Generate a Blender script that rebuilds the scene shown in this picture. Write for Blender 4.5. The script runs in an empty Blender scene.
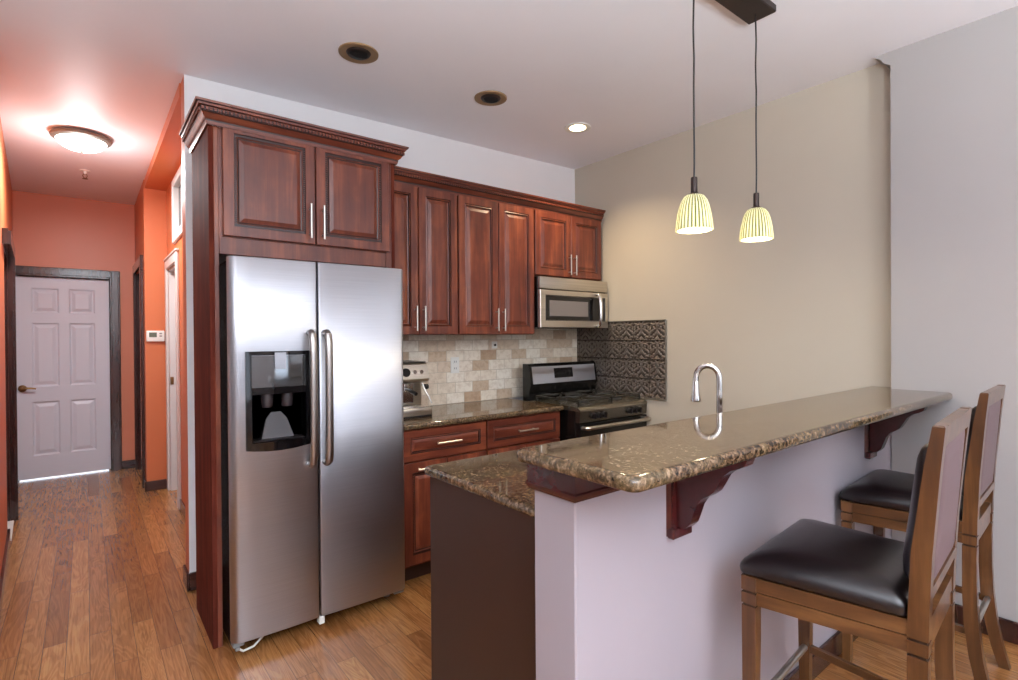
import bpy, bmesh, math, random
from mathutils import Vector, Matrix

random.seed(7)
scene = bpy.context.scene
COL = scene.collection

# ------------------------------------------------------------------ camera
cam_data = bpy.data.cameras.new('camera')
cam = bpy.data.objects.new('camera', cam_data)
COL.objects.link(cam)
CAM_H = 1.40
yaw, pitch, roll = 0.671871, -0.0062987, 0.0069595
fwd = Vector((math.sin(yaw) * math.cos(pitch), math.cos(yaw) * math.cos(pitch), math.sin(pitch)))
rgt0 = Vector((math.cos(yaw), -math.sin(yaw), 0))
dwn0 = fwd.cross(rgt0)
rgt = rgt0 * math.cos(roll) + dwn0 * math.sin(roll)
dwn = -rgt0 * math.sin(roll) + dwn0 * math.cos(roll)
cam.matrix_world = Matrix(((rgt.x, -dwn.x, -fwd.x, 0), (rgt.y, -dwn.y, -fwd.y, 0),
                           (rgt.z, -dwn.z, -fwd.z, CAM_H), (0, 0, 0, 1)))
cam_data.sensor_width = 36
cam_data.lens = 531.66 * 36 / 1018
cam_data.clip_start = 0.02
scene.camera = cam

# ------------------------------------------------------------------ view, world, large lights
vs = scene.view_settings
vs.view_transform = 'Standard'
vs.look = 'None'
vs.gamma = 1
vs.use_curve_mapping = False
vs.exposure = 0.4
scene.cycles.use_denoising = True
scene.cycles.max_bounces = 10
scene.cycles.diffuse_bounces = 6
scene.cycles.sample_clamp_indirect = 6

world = bpy.data.worlds.new('world')
scene.world = world
world.use_nodes = True
world.node_tree.nodes['Background'].inputs[0].default_value = (0.75, 0.85, 1.0, 1)
world.node_tree.nodes['Background'].inputs[1].default_value = 3.0


def area_light(name, loc, rot, sx, sy, power, col):
    d = bpy.data.lights.new(name, 'AREA')
    d.shape = 'RECTANGLE'
    d.size, d.size_y = sx, sy
    d.energy = power
    d.color = col
    o = bpy.data.objects.new(name, d)
    o.location = loc
    o.rotation_euler = rot
    COL.objects.link(o)
    return o


# daylight entering through the two front windows of the room (behind the camera)
REAR_Y = -3.6
WINS = [(-1.0, 0.2), (1.9, 3.1)]
for (a, b), pw in zip(WINS, (40, 62)):
    area_light('window_daylight', ((a + b) / 2, REAR_Y - 0.10, 1.45), (math.radians(90), 0, math.pi), b - a, 1.95, pw, (0.80, 0.91, 1.0))
# upward spot for the unseen fill lamps added behind the camera
def uplight(name, loc, power, col, soft, ang=165):
    d = bpy.data.lights.new(name, 'SPOT')
    d.energy = power
    d.color = col
    d.shadow_soft_size = soft
    d.spot_size = math.radians(ang)
    d.spot_blend = 0.6
    o = bpy.data.objects.new(name, d)
    o.location = loc
    o.rotation_euler = (math.pi, 0, 0)
    COL.objects.link(o)
    return o


# added fill lamps without a fixture, brightening the ceiling from behind the camera
uplight('ceiling_fill_uplight', (-0.9, -1.5, 1.25), 800, (0.82, 0.93, 1.0), 0.2)
uplight('ceiling_fill_uplight', (0.5, -2.7, 1.25), 900, (0.82, 0.93, 1.0), 0.2)


# ------------------------------------------------------------------ materials
def srgb(r, g, b):
    def f(c):
        c /= 255
        return c / 12.92 if c <= 0.04045 else ((c + 0.055) / 1.055) ** 2.4
    return (f(r), f(g), f(b), 1)


class NT:
    def __init__(self, name):
        self.m = bpy.data.materials.new(name)
        self.m.use_nodes = True
        self.t = self.m.node_tree
        self.b = self.t.nodes['Principled BSDF']

    def n(self, typ, **kw):
        nd = self.t.nodes.new(typ)
        for k, v in kw.items():
            if k == 'op':
                nd.operation = v
            elif hasattr(nd, k):
                setattr(nd, k, v)
        return nd

    def link(self, a, b):
        self.t.links.new(a, b)

    def set(self, **kw):
        for k, v in kw.items():
            self.b.inputs[k.replace('_', ' ')].default_value = v
        return self

    def coords(self, scale=(1, 1, 1), rot=(0, 0, 0), rand=False):
        tc = self.n('ShaderNodeTexCoord')
        mp = self.n('ShaderNodeMapping')
        mp.inputs['Scale'].default_value = scale
        mp.inputs['Rotation'].default_value = rot
        if rand:
            oi = self.n('ShaderNodeObjectInfo')
            mu = self.n('ShaderNodeMath', op='MULTIPLY')
            mu.inputs[1].default_value = 17.0
            self.link(oi.outputs['Random'], mu.inputs[0])
            ad = self.n('ShaderNodeVectorMath', op='ADD')
            self.link(tc.outputs['Object'], ad.inputs[0])
            self.link(mu.outputs[0], ad.inputs[1])
            self.link(ad.outputs[0], mp.inputs[0])
        else:
            self.link(tc.outputs['Object'], mp.inputs[0])
        return mp.outputs[0]

    def noise(self, vec, scale, detail=3, rough=0.5, dist=0.0):
        nd = self.n('ShaderNodeTexNoise')
        nd.inputs['Scale'].default_value = scale
        nd.inputs['Detail'].default_value = detail
        nd.inputs['Roughness'].default_value = rough
        nd.inputs['Distortion'].default_value = dist
        self.link(vec, nd.inputs['Vector'])
        return nd.outputs['Fac']

    def ramp(self, fac, stops, interp='LINEAR'):
        nd = self.n('ShaderNodeValToRGB')
        cr = nd.color_ramp
        cr.interpolation = interp
        while len(cr.elements) < len(stops):
            cr.elements.new(0.5)
        for e, (p, c) in zip(cr.elements, stops):
            e.position = p
            e.color = c
        self.link(fac, nd.inputs[0])
        return nd.outputs[0]

    def mix(self, fac, a, b, mode='MIX'):
        nd = self.n('ShaderNodeMix', data_type='RGBA', blend_type=mode)
        for sock, v in ((nd.inputs[0], fac), (nd.inputs[6], a), (nd.inputs[7], b)):
            if isinstance(v, (int, float, tuple)):
                sock.default_value = v
            else:
                self.link(v, sock)
        return nd.outputs[2]

    def math(self, op, a, b=None):
        nd = self.n('ShaderNodeMath', op=op)
        for s, v in zip(nd.inputs, (a, b)):
            if v is None:
                continue
            if isinstance(v, (int, float)):
                s.default_value = v
            else:
                self.link(v, s)
        return nd.outputs[0]

    def bump(self, h, strength=0.2, dist=0.01):
        nd = self.n('ShaderNodeBump')
        nd.inputs['Strength'].default_value = strength
        nd.inputs['Distance'].default_value = dist
        self.link(h, nd.inputs['Height'])
        self.link(nd.outputs[0], self.b.inputs['Normal'])

    def color(self, sock):
        self.link(sock, self.b.inputs['Base Color'])


def plain(name, col, rough=0.5, metal=0.0, **kw):
    t = NT(name)
    t.set(Base_Color=col, Roughness=rough, Metallic=metal, **kw)
    return t.m


def wood(name, dark, mid, light, grain='Z', rough=0.34, coat=0.2, fine=1.0, spec=0.5):
    t = NT(name)
    s = {'Z': (26, 26, 1.6), 'X': (1.6, 26, 26), 'Y': (26, 1.6, 26)}[grain]
    v = t.coords(tuple(c * fine for c in s), rand=True)
    n1 = t.noise(v, 1.0, 6, 0.62, 0.6)
    s2 = {'Z': (9, 9, 0.7), 'X': (0.7, 9, 9), 'Y': (9, 0.7, 9)}[grain]
    n2 = t.noise(t.coords(s2, rand=True), 1.0, 3, 0.5, 1.2)
    s3 = {'Z': (7, 7, 5), 'X': (5, 7, 7), 'Y': (7, 5, 7)}[grain]
    n3 = t.noise(t.coords(s3, rand=True), 1.0, 3, 0.6, 0.4)
    f = t.math('ADD', t.math('MULTIPLY', n1, 0.4), t.math('ADD', t.math('MULTIPLY', n2, 0.35), t.math('MULTIPLY', n3, 0.25)))
    t.color(t.ramp(f, [(0.34, dark), (0.5, mid), (0.66, light)]))
    t.set(Roughness=rough, Coat_Weight=coat, Coat_Roughness=0.12, Specular_IOR_Level=spec)
    t.bump(n1, 0.05, 0.002)
    return t.m


def paint(name, col, rough=0.5, var=0.06, bump=0.04):
    t = NT(name)
    n = t.noise(t.coords((1, 1, 1)), 1.1, 4, 0.6, 0.3)
    c2 = tuple(c * (1 - var) for c in col[:3]) + (1,)
    t.color(t.ramp(n, [(0.35, c2), (0.65, col)]))
    t.set(Roughness=rough)
    t.bump(t.noise(t.coords((1, 1, 1)), 14, 4, 0.6), bump, 0.01)
    return t.m


M = {}
M['white_paint'] = paint('white wall paint', srgb(232, 229, 230), 0.45, 0.03)
M['cream_paint'] = paint('cream wall paint', srgb(196, 186, 170), 0.5, 0.04)
M['living_paint'] = paint('taupe living room paint', srgb(150, 142, 140), 0.5)
M['jut_paint'] = paint('off white wall paint', srgb(168, 163, 161), 0.45, 0.03)
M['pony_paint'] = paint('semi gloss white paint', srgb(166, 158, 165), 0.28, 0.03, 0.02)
M['orange_paint'] = paint('orange wall paint', srgb(202, 112, 68), 0.42, 0.06)
M['coral_paint'] = paint('coral wall paint', srgb(220, 136, 104), 0.42, 0.06)
M['ceiling_paint'] = paint('ceiling paint', srgb(240, 238, 243), 0.5, 0.03, 0.05)
M['white_trim'] = plain('white gloss trim', srgb(206, 202, 198), 0.3)
M['door_white'] = plain('white door paint', srgb(218, 220, 230), 0.38)
M['dark_trim'] = wood('dark stained trim', srgb(38, 20, 18), srgb(58, 32, 28), srgb(78, 46, 40), 'Z', 0.22, 0.5)
M['dark_trim_x'] = wood('dark stained trim lying', srgb(38, 20, 18), srgb(58, 32, 28), srgb(78, 46, 40), 'X', 0.22, 0.5)
M['cherry'] = wood('cherry wood', srgb(64, 25, 18), srgb(104, 48, 32), srgb(150, 80, 50), 'Z', 0.36, 0.08)
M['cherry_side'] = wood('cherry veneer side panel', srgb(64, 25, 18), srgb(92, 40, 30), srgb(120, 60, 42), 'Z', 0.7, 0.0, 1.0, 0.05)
M['cherry_x'] = wood('cherry wood lying', srgb(64, 25, 18), srgb(104, 48, 32), srgb(150, 80, 50), 'X', 0.36, 0.08)
M['cherry_glaze'] = plain('dark glaze in cherry grooves', srgb(44, 16, 12), 0.35)
M['mahogany'] = wood('red mahogany', srgb(54, 17, 19), srgb(64, 21, 23), srgb(76, 26, 27), 'X', 0.25, 0.25)
M['brown_panel'] = plain('dark brown laminate panel', srgb(54, 33, 27), 0.42)
M['stool_wood'] = wood('honey oak stool wood', srgb(52, 31, 16), srgb(84, 52, 28), srgb(122, 83, 48), 'Z', 0.3, 0.35)
M['stool_wood_y'] = wood('honey oak stool wood lying', srgb(52, 31, 16), srgb(84, 52, 28), srgb(122, 83, 48), 'Y', 0.3, 0.35)
M['stool_groove'] = plain('dark groove in stool wood', srgb(50, 28, 14), 0.5)
M['black_metal'] = plain('black enamel', srgb(18, 17, 17), 0.22)
M['black_plastic'] = plain('black plastic', srgb(24, 20, 22), 0.3)
M['black_gloss'] = plain('black glass', srgb(14, 12, 14), 0.06)
M['chrome'] = plain('chrome', (0.78, 0.76, 0.74, 1), 0.12, 1.0)
M['nickel'] = plain('brushed nickel', (0.52, 0.48, 0.43, 1), 0.34, 1.0)
M['cast_iron'] = plain('cast iron', srgb(52, 49, 45), 0.32, 0.5)
M['bronze'] = plain('bronze metal', srgb(150, 122, 88), 0.45, 0.35)
M['matte_black'] = plain('matte black', srgb(16, 14, 14), 0.8)
M['dark_bronze'] = plain('dark bronze', srgb(58, 46, 42), 0.42, 0.6)
M['brass'] = plain('antique brass', srgb(126, 96, 62), 0.35, 0.9)
M['pewter'] = plain('pewter rim', srgb(120, 114, 104), 0.45, 0.4)
M['white_plastic'] = plain('white plastic', srgb(228, 226, 220), 0.35)
M['grey_plastic'] = plain('grey plastic', srgb(130, 128, 126), 0.4)
M['marble'] = plain('pale marble', srgb(226, 222, 214), 0.2)
M['lcd'] = plain('grey lcd', srgb(96, 106, 92), 0.2)
M['dark_glass'] = plain('dark oven glass', srgb(46, 42, 42), 0.06)
M['mw_window'] = plain('microwave window mesh', srgb(120, 112, 108), 0.14)
M['grey_glass'] = plain('grey window glass', srgb(40, 42, 44), 0.25)
M['red_door'] = wood('red brown door', srgb(84, 28, 20), srgb(110, 40, 28), srgb(130, 54, 38), 'Z', 0.3, 0.3)


def emis(name, col, strength):
    t = NT(name)
    t.set(Base_Color=col, Emission_Color=col, Emission_Strength=strength)
    return t.m


M['dome_glass'] = emis('lit frosted glass', (1, 0.97, 0.92, 1), 9.0)
M['bulb'] = emis('lit bulb', (1, 0.90, 0.70, 1), 9.0)
M['halogen'] = emis('lit halogen lamp', (1, 0.80, 0.50, 1), 7.0)

# brushed stainless steel
t = NT('stainless steel')
nz = t.noise(t.coords((3, 3, 500)), 1.0, 2, 0.5)
t.color(t.ramp(nz, [(0.3, (0.42, 0.42, 0.45, 1)), (0.7, (0.47, 0.47, 0.50, 1))]))
t.set(Metallic=1.0)
rn = t.noise(t.coords((2.5, 2.5, 2)), 1.0, 3, 0.6)
t.link(t.ramp(rn, [(0.3, (0.30,) * 3 + (1,)), (0.7, (0.40,) * 3 + (1,))]), t.b.inputs['Roughness'])
tg = t.n('ShaderNodeTangent', direction_type='RADIAL', axis='Z')
t.set(Anisotropic=0.75, Anisotropic_Rotation=0.0)
t.link(tg.outputs[0], t.b.inputs['Tangent'])
t.bump(t.noise(t.coords((1.3, 1.3, 2.2)), 1.0, 2, 0.4), 0.10, 0.05)
M['steel'] = t.m
t = NT('warm stainless steel')
nz = t.noise(t.coords((1.5, 1.5, 240)), 1.0, 3, 0.5)
t.color(t.ramp(nz, [(0.3, (0.52, 0.48, 0.42, 1)), (0.7, (0.64, 0.59, 0.52, 1))]))
t.set(Metallic=1.0, Roughness=0.28)
M['steel_warm'] = t.m

M['mid_steel'] = plain('olive stainless steel', (0.34, 0.31, 0.25, 1), 0.26, 0.9)
M['dark_steel'] = plain('dark stainless steel', (0.16, 0.145, 0.125, 1), 0.24, 0.9)
M['smoked_mirror'] = plain('smoked mirror display', (0.22, 0.23, 0.24, 1), 0.08, 0.9)
M['paddle_grey'] = plain('dark mauve plastic', srgb(44, 36, 39), 0.4)
M['handle_steel'] = plain('satin handle steel', (0.40, 0.37, 0.35, 1), 0.3, 1.0)
# granite
t = NT('polished brown granite')
v = t.coords((1, 1, 1))
big = t.noise(v, 14, 4, 0.6, 0.4)
mid = t.noise(v, 78, 5, 0.68, 0.3)
fine = t.noise(v, 190, 3, 0.6)
vo = t.n('ShaderNodeTexVoronoi')
vo.inputs['Scale'].default_value = 120
t.link(v, vo.inputs['Vector'])
c1 = t.ramp(mid, [(0.42, srgb(20, 15, 13)), (0.48, srgb(66, 47, 31)), (0.55, srgb(108, 83, 60)), (0.63, srgb(164, 136, 110))])
c2 = t.ramp(vo.outputs['Color'], [(0.25, srgb(26, 20, 18)), (0.5, srgb(96, 72, 54)), (0.85, srgb(166, 140, 116))])
c3 = t.ramp(big, [(0.40, srgb(54, 40, 28)), (0.6, srgb(118, 102, 70))])
cg = t.mix(0.34, t.mix(0.27, c1, c2), c3)
cg = t.mix(t.ramp(fine, [(0.60, (0, 0, 0, 1)), (0.68, (1, 1, 1, 1))]), cg, srgb(20, 16, 15))
t.color(cg)
t.set(Roughness=0.05, Specular_IOR_Level=0.6)
M['granite'] = t.m

# hardwood floor: strips running along the hall (world Y)
t = NT('oak strip floor')
tc = t.n('ShaderNodeTexCoord')
mp = t.n('ShaderNodeMapping')
mp.inputs['Rotation'].default_value = (0, 0, math.radians(90))
t.link(tc.outputs['Object'], mp.inputs[0])
bk = t.n('ShaderNodeTexBrick')
bk.offset = 0.37
bk.offset_frequency = 2
bk.inputs['Color1'].default_value = (0, 0, 0, 1)
bk.inputs['Color2'].default_value = (1, 1, 1, 1)
bk.inputs['Mortar'].default_value = (0.5, 0.5, 0.5, 1)
bk.inputs['Scale'].default_value = 1.0
bk.inputs['Mortar Size'].default_value = 0.0012
bk.inputs['Brick Width'].default_value = 0.95
bk.inputs['Row Height'].default_value = 0.083
t.link(mp.outputs[0], bk.inputs[0])
rnd = t.math('MULTIPLY', bk.outputs['Color'], 9.0)
cx = t.n('ShaderNodeCombineXYZ')
t.link(rnd, cx.inputs[0])
t.link(rnd, cx.inputs[1])
ad = t.n('ShaderNodeVectorMath', op='ADD')
t.link(tc.outputs['Object'], ad.inputs[0])
t.link(cx.outputs[0], ad.inputs[1])
mg = t.n('ShaderNodeMapping')
mg.inputs['Scale'].default_value = (9, 1.1, 1)
t.link(ad.outputs[0], mg.inputs[0])
ring = t.noise(mg.outputs[0], 1.0, 2, 0.45, 0.9)
rings = t.math('SINE', t.math('MULTIPLY', ring, 95.0))
mg2 = t.n('ShaderNodeMapping')
mg2.inputs['Scale'].default_value = (110, 5, 1)
t.link(ad.outputs[0], mg2.inputs[0])
pore = t.noise(mg2.outputs[0], 1.0, 4, 0.6)
base = t.ramp(bk.outputs['Color'], [(0.0, srgb(138, 90, 50)), (0.35, srgb(162, 112, 66)), (0.7, srgb(176, 126, 76)), (1.0, srgb(148, 96, 54))])
g1 = t.ramp(rings, [(0.0, (0.70, 0.60, 0.50, 1)), (0.4, (1, 1, 1, 1))])
g2 = t.ramp(pore, [(0.38, (0.66, 0.60, 0.55, 1)), (0.52, (1, 1, 1, 1))])
cc = t.mix(0.55, base, g1, 'MULTIPLY')
cc = t.mix(0.8, cc, g2, 'MULTIPLY')
cc = t.mix(t.math('MULTIPLY', bk.outputs['Fac'], 0.8), cc, srgb(60, 34, 20))
t.color(cc)
t.set(Roughness=0.27, Coat_Weight=0.25, Coat_Roughness=0.15)
t.bump(t.math('SUBTRACT', pore, bk.outputs['Fac']), 0.12, 0.003)
M['floor'] = t.m

# tumbled travertine tiles (pattern lies in the X-Z plane)
t = NT('tumbled travertine tile')
tc = t.n('ShaderNodeTexCoord')
sp = t.n('ShaderNodeSeparateXYZ')
cb = t.n('ShaderNodeCombineXYZ')
t.link(tc.outputs['Object'], sp.inputs[0])
t.link(sp.outputs[0], cb.inputs[0])
t.link(sp.outputs[2], cb.inputs[1])
bk = t.n('ShaderNodeTexBrick')
bk.inputs['Color1'].default_value = (0, 0, 0, 1)
bk.inputs['Color2'].default_value = (1, 1, 1, 1)
bk.inputs['Mortar'].default_value = (0.5,) * 3 + (1,)
bk.inputs['Scale'].default_value = 1.0
bk.inputs['Mortar Size'].default_value = 0.0022
bk.inputs['Mortar Smooth'].default_value = 0.4
bk.inputs['Brick Width'].default_value = 0.150
bk.inputs['Row Height'].default_value = 0.0765
t.link(cb.outputs[0], bk.inputs[0])
c = t.ramp(bk.outputs['Color'], [(0.0, srgb(186, 158, 130)), (0.22, srgb(214, 194, 170)), (0.5, srgb(230, 218, 200)), (0.8, srgb(238, 230, 216)), (1.0, srgb(202, 176, 148))])
n = t.noise(cb.outputs[0], 26, 6, 0.65, 0.4)
c = t.mix(0.4, c, t.ramp(n, [(0.34, srgb(190, 168, 144)), (0.55, (1, 1, 1, 1))]), 'MULTIPLY')
c = t.mix(bk.outputs['Fac'], c, srgb(186, 172, 152))
t.color(c)
t.set(Roughness=0.42)
t.bump(t.math('SUBTRACT', t.math('MULTIPLY', n, 0.4), bk.outputs['Fac']), 0.4, 0.004)
M['tile'] = t.m

# pressed tin: fan relief in 15 cm squares (pattern lies in the Y-Z plane)
t = NT('pressed tin')
tc = t.n('ShaderNodeTexCoord')
sp = t.n('ShaderNodeSeparateXYZ')
t.link(tc.outputs['Object'], sp.inputs[0])
S = 0.1465
uy = t.math('MULTIPLY', sp.outputs[1], 1 / S)
uz = t.math('MULTIPLY', sp.outputs[2], 1 / S)
fu = t.math('FRACT', uy)
fz = t.math('FRACT', uz)
pu = t.math('PINGPONG', uy, 0.5)
def fan(u, w, cu, cw, k, freq):
    du = t.math('SUBTRACT', u, cu)
    dw = t.math('SUBTRACT', w, cw)
    d = t.math('SQRT', t.math('ADD', t.math('MULTIPLY', du, du), t.math('MULTIPLY', dw, dw)))
    a = t.math('ARCTAN2', dw, du)
    ribs = t.math('SINE', t.math('MULTIPLY', a, freq))
    rg = t.math('SINE', t.math('MULTIPLY', d, k))
    return t.math('ADD', t.math('MULTIPLY', ribs, 0.5), rg)
h1 = fan(pu, fz, 0.5, 0.05, 26.0, 14.0)
h2 = fan(pu, fz, 0.02, 0.62, 30.0, 8.0)
hh = t.math('MAXIMUM', h1, h2)
seam = t.math('MINIMUM', t.math('PINGPONG', uy, 0.5), t.math('PINGPONG', uz, 0.5))
seamf = t.math('LESS_THAN', seam, 0.018)
hh = t.math('SUBTRACT', hh, t.math('MULTIPLY', seamf, 2.0))
wv = t.noise(tc.outputs['Object'], 24, 4, 0.6)
hh = t.math('ADD', hh, t.math('MULTIPLY', wv, 1.6))
t.bump(hh, 0.6, 0.006)
t.color(t.ramp(hh, [(0.15, srgb(78, 68, 62)), (0.95, srgb(136, 126, 118))]))
zs_ = t.math('LESS_THAN', t.math('PINGPONG', uz, 0.5), 0.03)
t.color(t.mix(t.math('MULTIPLY', zs_, 0.75), t.b.inputs['Base Color'].links[0].from_socket, srgb(44, 37, 33)))
t.set(Metallic=0.75, Roughness=0.36)
M['tin'] = t.m

# leather
def leather(name, c, rough, coat=0.0):
    t = NT(name)
    v = t.coords((1, 1, 1))
    t.set(Base_Color=c, Roughness=rough, Coat_Weight=coat, Coat_Roughness=0.25)
    n = t.n('ShaderNodeTexVoronoi')
    n.inputs['Scale'].default_value = 420
    t.link(v, n.inputs['Vector'])
    h = t.math('ADD', t.math('MULTIPLY', n.outputs['Distance'], 0.25), t.noise(v, 11, 4, 0.55, 0.5))
    t.bump(h, 0.13, 0.008)
    return t.m
M['leather'] = leather('dark aubergine leather', srgb(22, 14, 16), 0.3, 0.3)
M['leather_back'] = leather('dusty plum leather', srgb(104, 82, 86), 0.5)

# ribbed porcelain pendant shade, translucent
t = NT('pale green ribbed porcelain')
t.set(Base_Color=srgb(232, 230, 200), Roughness=0.3)
tr = t.n('ShaderNodeBsdfTranslucent')
tr.inputs[0].default_value = srgb(224, 222, 198)
mx = t.n('ShaderNodeMixShader')
mx.inputs[0].default_value = 0.42
t.link(t.b.outputs[0], mx.inputs[1])
t.link(tr.outputs[0], mx.inputs[2])
t.link(mx.outputs[0], t.t.nodes['Material Output'].inputs[0])
M['porcelain'] = t.m

M['porcelain_pleat_shadow'] = plain('olive painted shadow in porcelain pleats', srgb(140, 142, 88), 0.4)  # shadow between the ribs, put into the colour of the pleat valleys

# window glass
t = NT('clear window glass')
tr = t.n('ShaderNodeBsdfTransparent')
gl = t.n('ShaderNodeBsdfGlossy')
gl.inputs['Roughness'].default_value = 0.02
mx = t.n('ShaderNodeMixShader')
mx.inputs[0].default_value = 0.06
t.link(tr.outputs[0], mx.inputs[1])
t.link(gl.outputs[0], mx.inputs[2])
t.link(mx.outputs[0], t.t.nodes['Material Output'].inputs[0])
M['clear_glass'] = t.m


# ------------------------------------------------------------------ mesh builder
ORIG = {}


class MB:
    def __init__(self):
        self.bm = bmesh.new()

    def v(self, p):
        return self.bm.verts.new(p)

    def f(self, vs, mi=0):
        try:
            fc = self.bm.faces.new(vs)
            fc.material_index = mi
            return fc
        except ValueError:
            return None

    def box(self, x0, x1, y0, y1, z0, z1, bev=0.0, mi=0, seg=1):
        vs = [self.v((x, y, z)) for x in (x0, x1) for y in (y0, y1) for z in (z0, z1)]
        q = [(0, 1, 3, 2), (4, 6, 7, 5), (0, 4, 5, 1), (2, 3, 7, 6), (0, 2, 6, 4), (1, 5, 7, 3)]
        fs = [self.f([vs[i] for i in a], mi) for a in q]
        if bev > 0:
            es = list({e for fc in fs for e in fc.edges})
            r = bmesh.ops.bevel(self.bm, geom=es, offset=bev, segments=seg, profile=0.5, affect='EDGES')
            for fc in r['faces']:
                fc.material_index = mi
        return self

    def loft(self, loops, cap0=True, cap1=True, mi=0, closed=False):
        rows = [[self.v(p) for p in lp] for lp in loops]
        n = len(rows[0])
        rng = range(len(rows)) if closed else range(len(rows) - 1)
        for i in rng:
            a, b = rows[i], rows[(i + 1) % len(rows)]
            for j in range(n):
                k = (j + 1) % n
                m = mi[i] if isinstance(mi, (list, tuple)) else mi
                self.f([a[j], a[k], b[k], b[j]], m)
        m0 = mi[0] if isinstance(mi, (list, tuple)) else mi
        m1 = mi[-1] if isinstance(mi, (list, tuple)) else mi
        if not closed:
            if cap0:
                self.f(list(reversed(rows[0])), m0)
            if cap1:
                self.f(rows[-1], m1)
        return self

    def tube(self, pts, r, seg=10, cap=True, mi=0, squash=None):
        pts = [Vector(p) for p in pts]
        n = len(pts)
        T = []
        for i in range(n):
            d = pts[min(i + 1, n - 1)] - pts[max(i - 1, 0)]
            T.append(d.normalized())
        up = Vector((0, 0, 1)) if abs(T[0].z) < 0.9 else Vector((1, 0, 0))
        u = T[0].cross(up).normalized()
        loops = []
        for i in range(n):
            u = (u - T[i] * u.dot(T[i])).normalized()
            w = T[i].cross(u)
            ri = r[i] if isinstance(r, (list, tuple)) else r
            sq = squash or (1, 1)
            loops.append([pts[i] + u * (ri * sq[0] * math.cos(a)) + w * (ri * sq[1] * math.sin(a))
                          for a in [2 * math.pi * k / seg for k in range(seg)]])
        return self.loft(loops, cap, cap, mi)

    def lathe(self, prof, c, seg=32, axis='Z', cap0=False, cap1=False, mi=0):
        loops = []
        for r, h in prof:
            lp = []
            for k in range(seg):
                a = 2 * math.pi * k / seg
                x, y = r * math.cos(a), r * math.sin(a)
                if axis == 'Z':
                    lp.append((c[0] + x, c[1] + y, c[2] + h))
                elif axis == 'Y':
                    lp.append((c[0] + x, c[1] + h, c[2] + y))
                else:
                    lp.append((c[0] + h, c[1] + x, c[2] + y))
            loops.append(lp)
        return self.loft(loops, cap0, cap1, mi)

    def prism(self, poly, axis, a, b, mi=0):
        def P(p, h):
            if axis == 'X':
                return (h, p[0], p[1])
            if axis == 'Y':
                return (p[0], h, p[1])
            return (p[0], p[1], h)
        return self.loft([[P(p, a) for p in poly], [P(p, b) for p in poly]], True, True, mi)

    def slab(self, xs, zs, cells, yf, th, rings, chamfer=0.003, mi=0, face=-1):
        """front panel in the X-Z plane facing -Y (face=-1) or +Y; cells get nested rings (inset, depth, material)"""
        s = -face
        nx, nz = len(xs), len(zs)
        grid = {}
        for i in range(nx):
            for j in range(nz):
                x, z = xs[i], zs[j]
                if i == 0:
                    x += chamfer
                if i == nx - 1:
                    x -= chamfer
                if j == 0:
                    z += chamfer
                if j == nz - 1:
                    z -= chamfer
                grid[i, j] = self.v((x, yf, z))
        for i in range(nx - 1):
            for j in range(nz - 1):
                q = [grid[i, j], grid[i + 1, j], grid[i + 1, j + 1], grid[i, j + 1]]
                if (i, j) not in cells:
                    self.f(q, mi)
                    continue
                x0, x1, z0, z1 = xs[i], xs[i + 1], zs[j], zs[j + 1]
                prev = q
                for ins, dp, m in rings:
                    cur = [self.v((x0 + ins, yf + s * dp, z0 + ins)), self.v((x1 - ins, yf + s * dp, z0 + ins)),
                           self.v((x1 - ins, yf + s * dp, z1 - ins)), self.v((x0 + ins, yf + s * dp, z1 - ins))]
                    for k in range(4):
                        self.f([prev[k], prev[(k + 1) % 4], cur[(k + 1) % 4], cur[k]], m)
                    prev = cur
                self.f(prev, mi)
        # rim
        per = [grid[i, 0] for i in range(nx)] + [grid[nx - 1, j] for j in range(1, nz)] + \
              [grid[i, nz - 1] for i in range(nx - 2, -1, -1)] + [grid[0, j] for j in range(nz - 2, 0, -1)]

        def outer(vt, y):
            x = xs[0] if abs(vt.co.x - xs[0] - chamfer) < 1e-7 else (xs[-1] if abs(vt.co.x - xs[-1] + chamfer) < 1e-7 else vt.co.x)
            z = zs[0] if abs(vt.co.z - zs[0] - chamfer) < 1e-7 else (zs[-1] if abs(vt.co.z - zs[-1] + chamfer) < 1e-7 else vt.co.z)
            return self.v((x, y, z))
        r1 = [outer(p, yf + s * chamfer) for p in per]
        r2 = [outer(p, yf + s * th) for p in per]
        n = len(per)
        for k in range(n):
            self.f([per[k], per[(k + 1) % n], r1[(k + 1) % n], r1[k]], mi)
            self.f([r1[k], r1[(k + 1) % n], r2[(k + 1) % n], r2[k]], mi)
        self.f(r2, mi)
        return self

    def build(self, name, mats, parent=None, smooth=True, angle=0.6, **tags):
        bm = self.bm
        bmesh.ops.recalc_face_normals(bm, faces=bm.faces[:])
        o0 = ORIG.get(parent.name, Vector()) if parent else Vector()
        if o0.length > 0:
            bmesh.ops.translate(bm, verts=bm.verts[:], vec=-o0)
        if smooth:
            for fc in bm.faces:
                fc.smooth = True
            for e in bm.edges:
                if len(e.link_faces) == 2 and e.calc_face_angle(0) > angle:
                    e.smooth = False
        me = bpy.data.meshes.new(name)
        bm.to_mesh(me)
        bm.free()
        for m in (mats if isinstance(mats, (list, tuple)) else [mats]):
            me.materials.append(M[m])
        o = bpy.data.objects.new(name, me)
        COL.objects.link(o)
        if parent:
            o.parent = parent
            ORIG[o.name] = o0
        for k, val in tags.items():
            o[k] = val
        return o


def thing(name, label, cat, loc, group=None):
    o = bpy.data.objects.new(name, None)
    o.empty_display_size = 0.1
    COL.objects.link(o)
    o.location = loc
    ORIG[o.name] = Vector(loc)
    o['label'] = label
    o['category'] = cat
    if group:
        o['group'] = group
    return o


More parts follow.
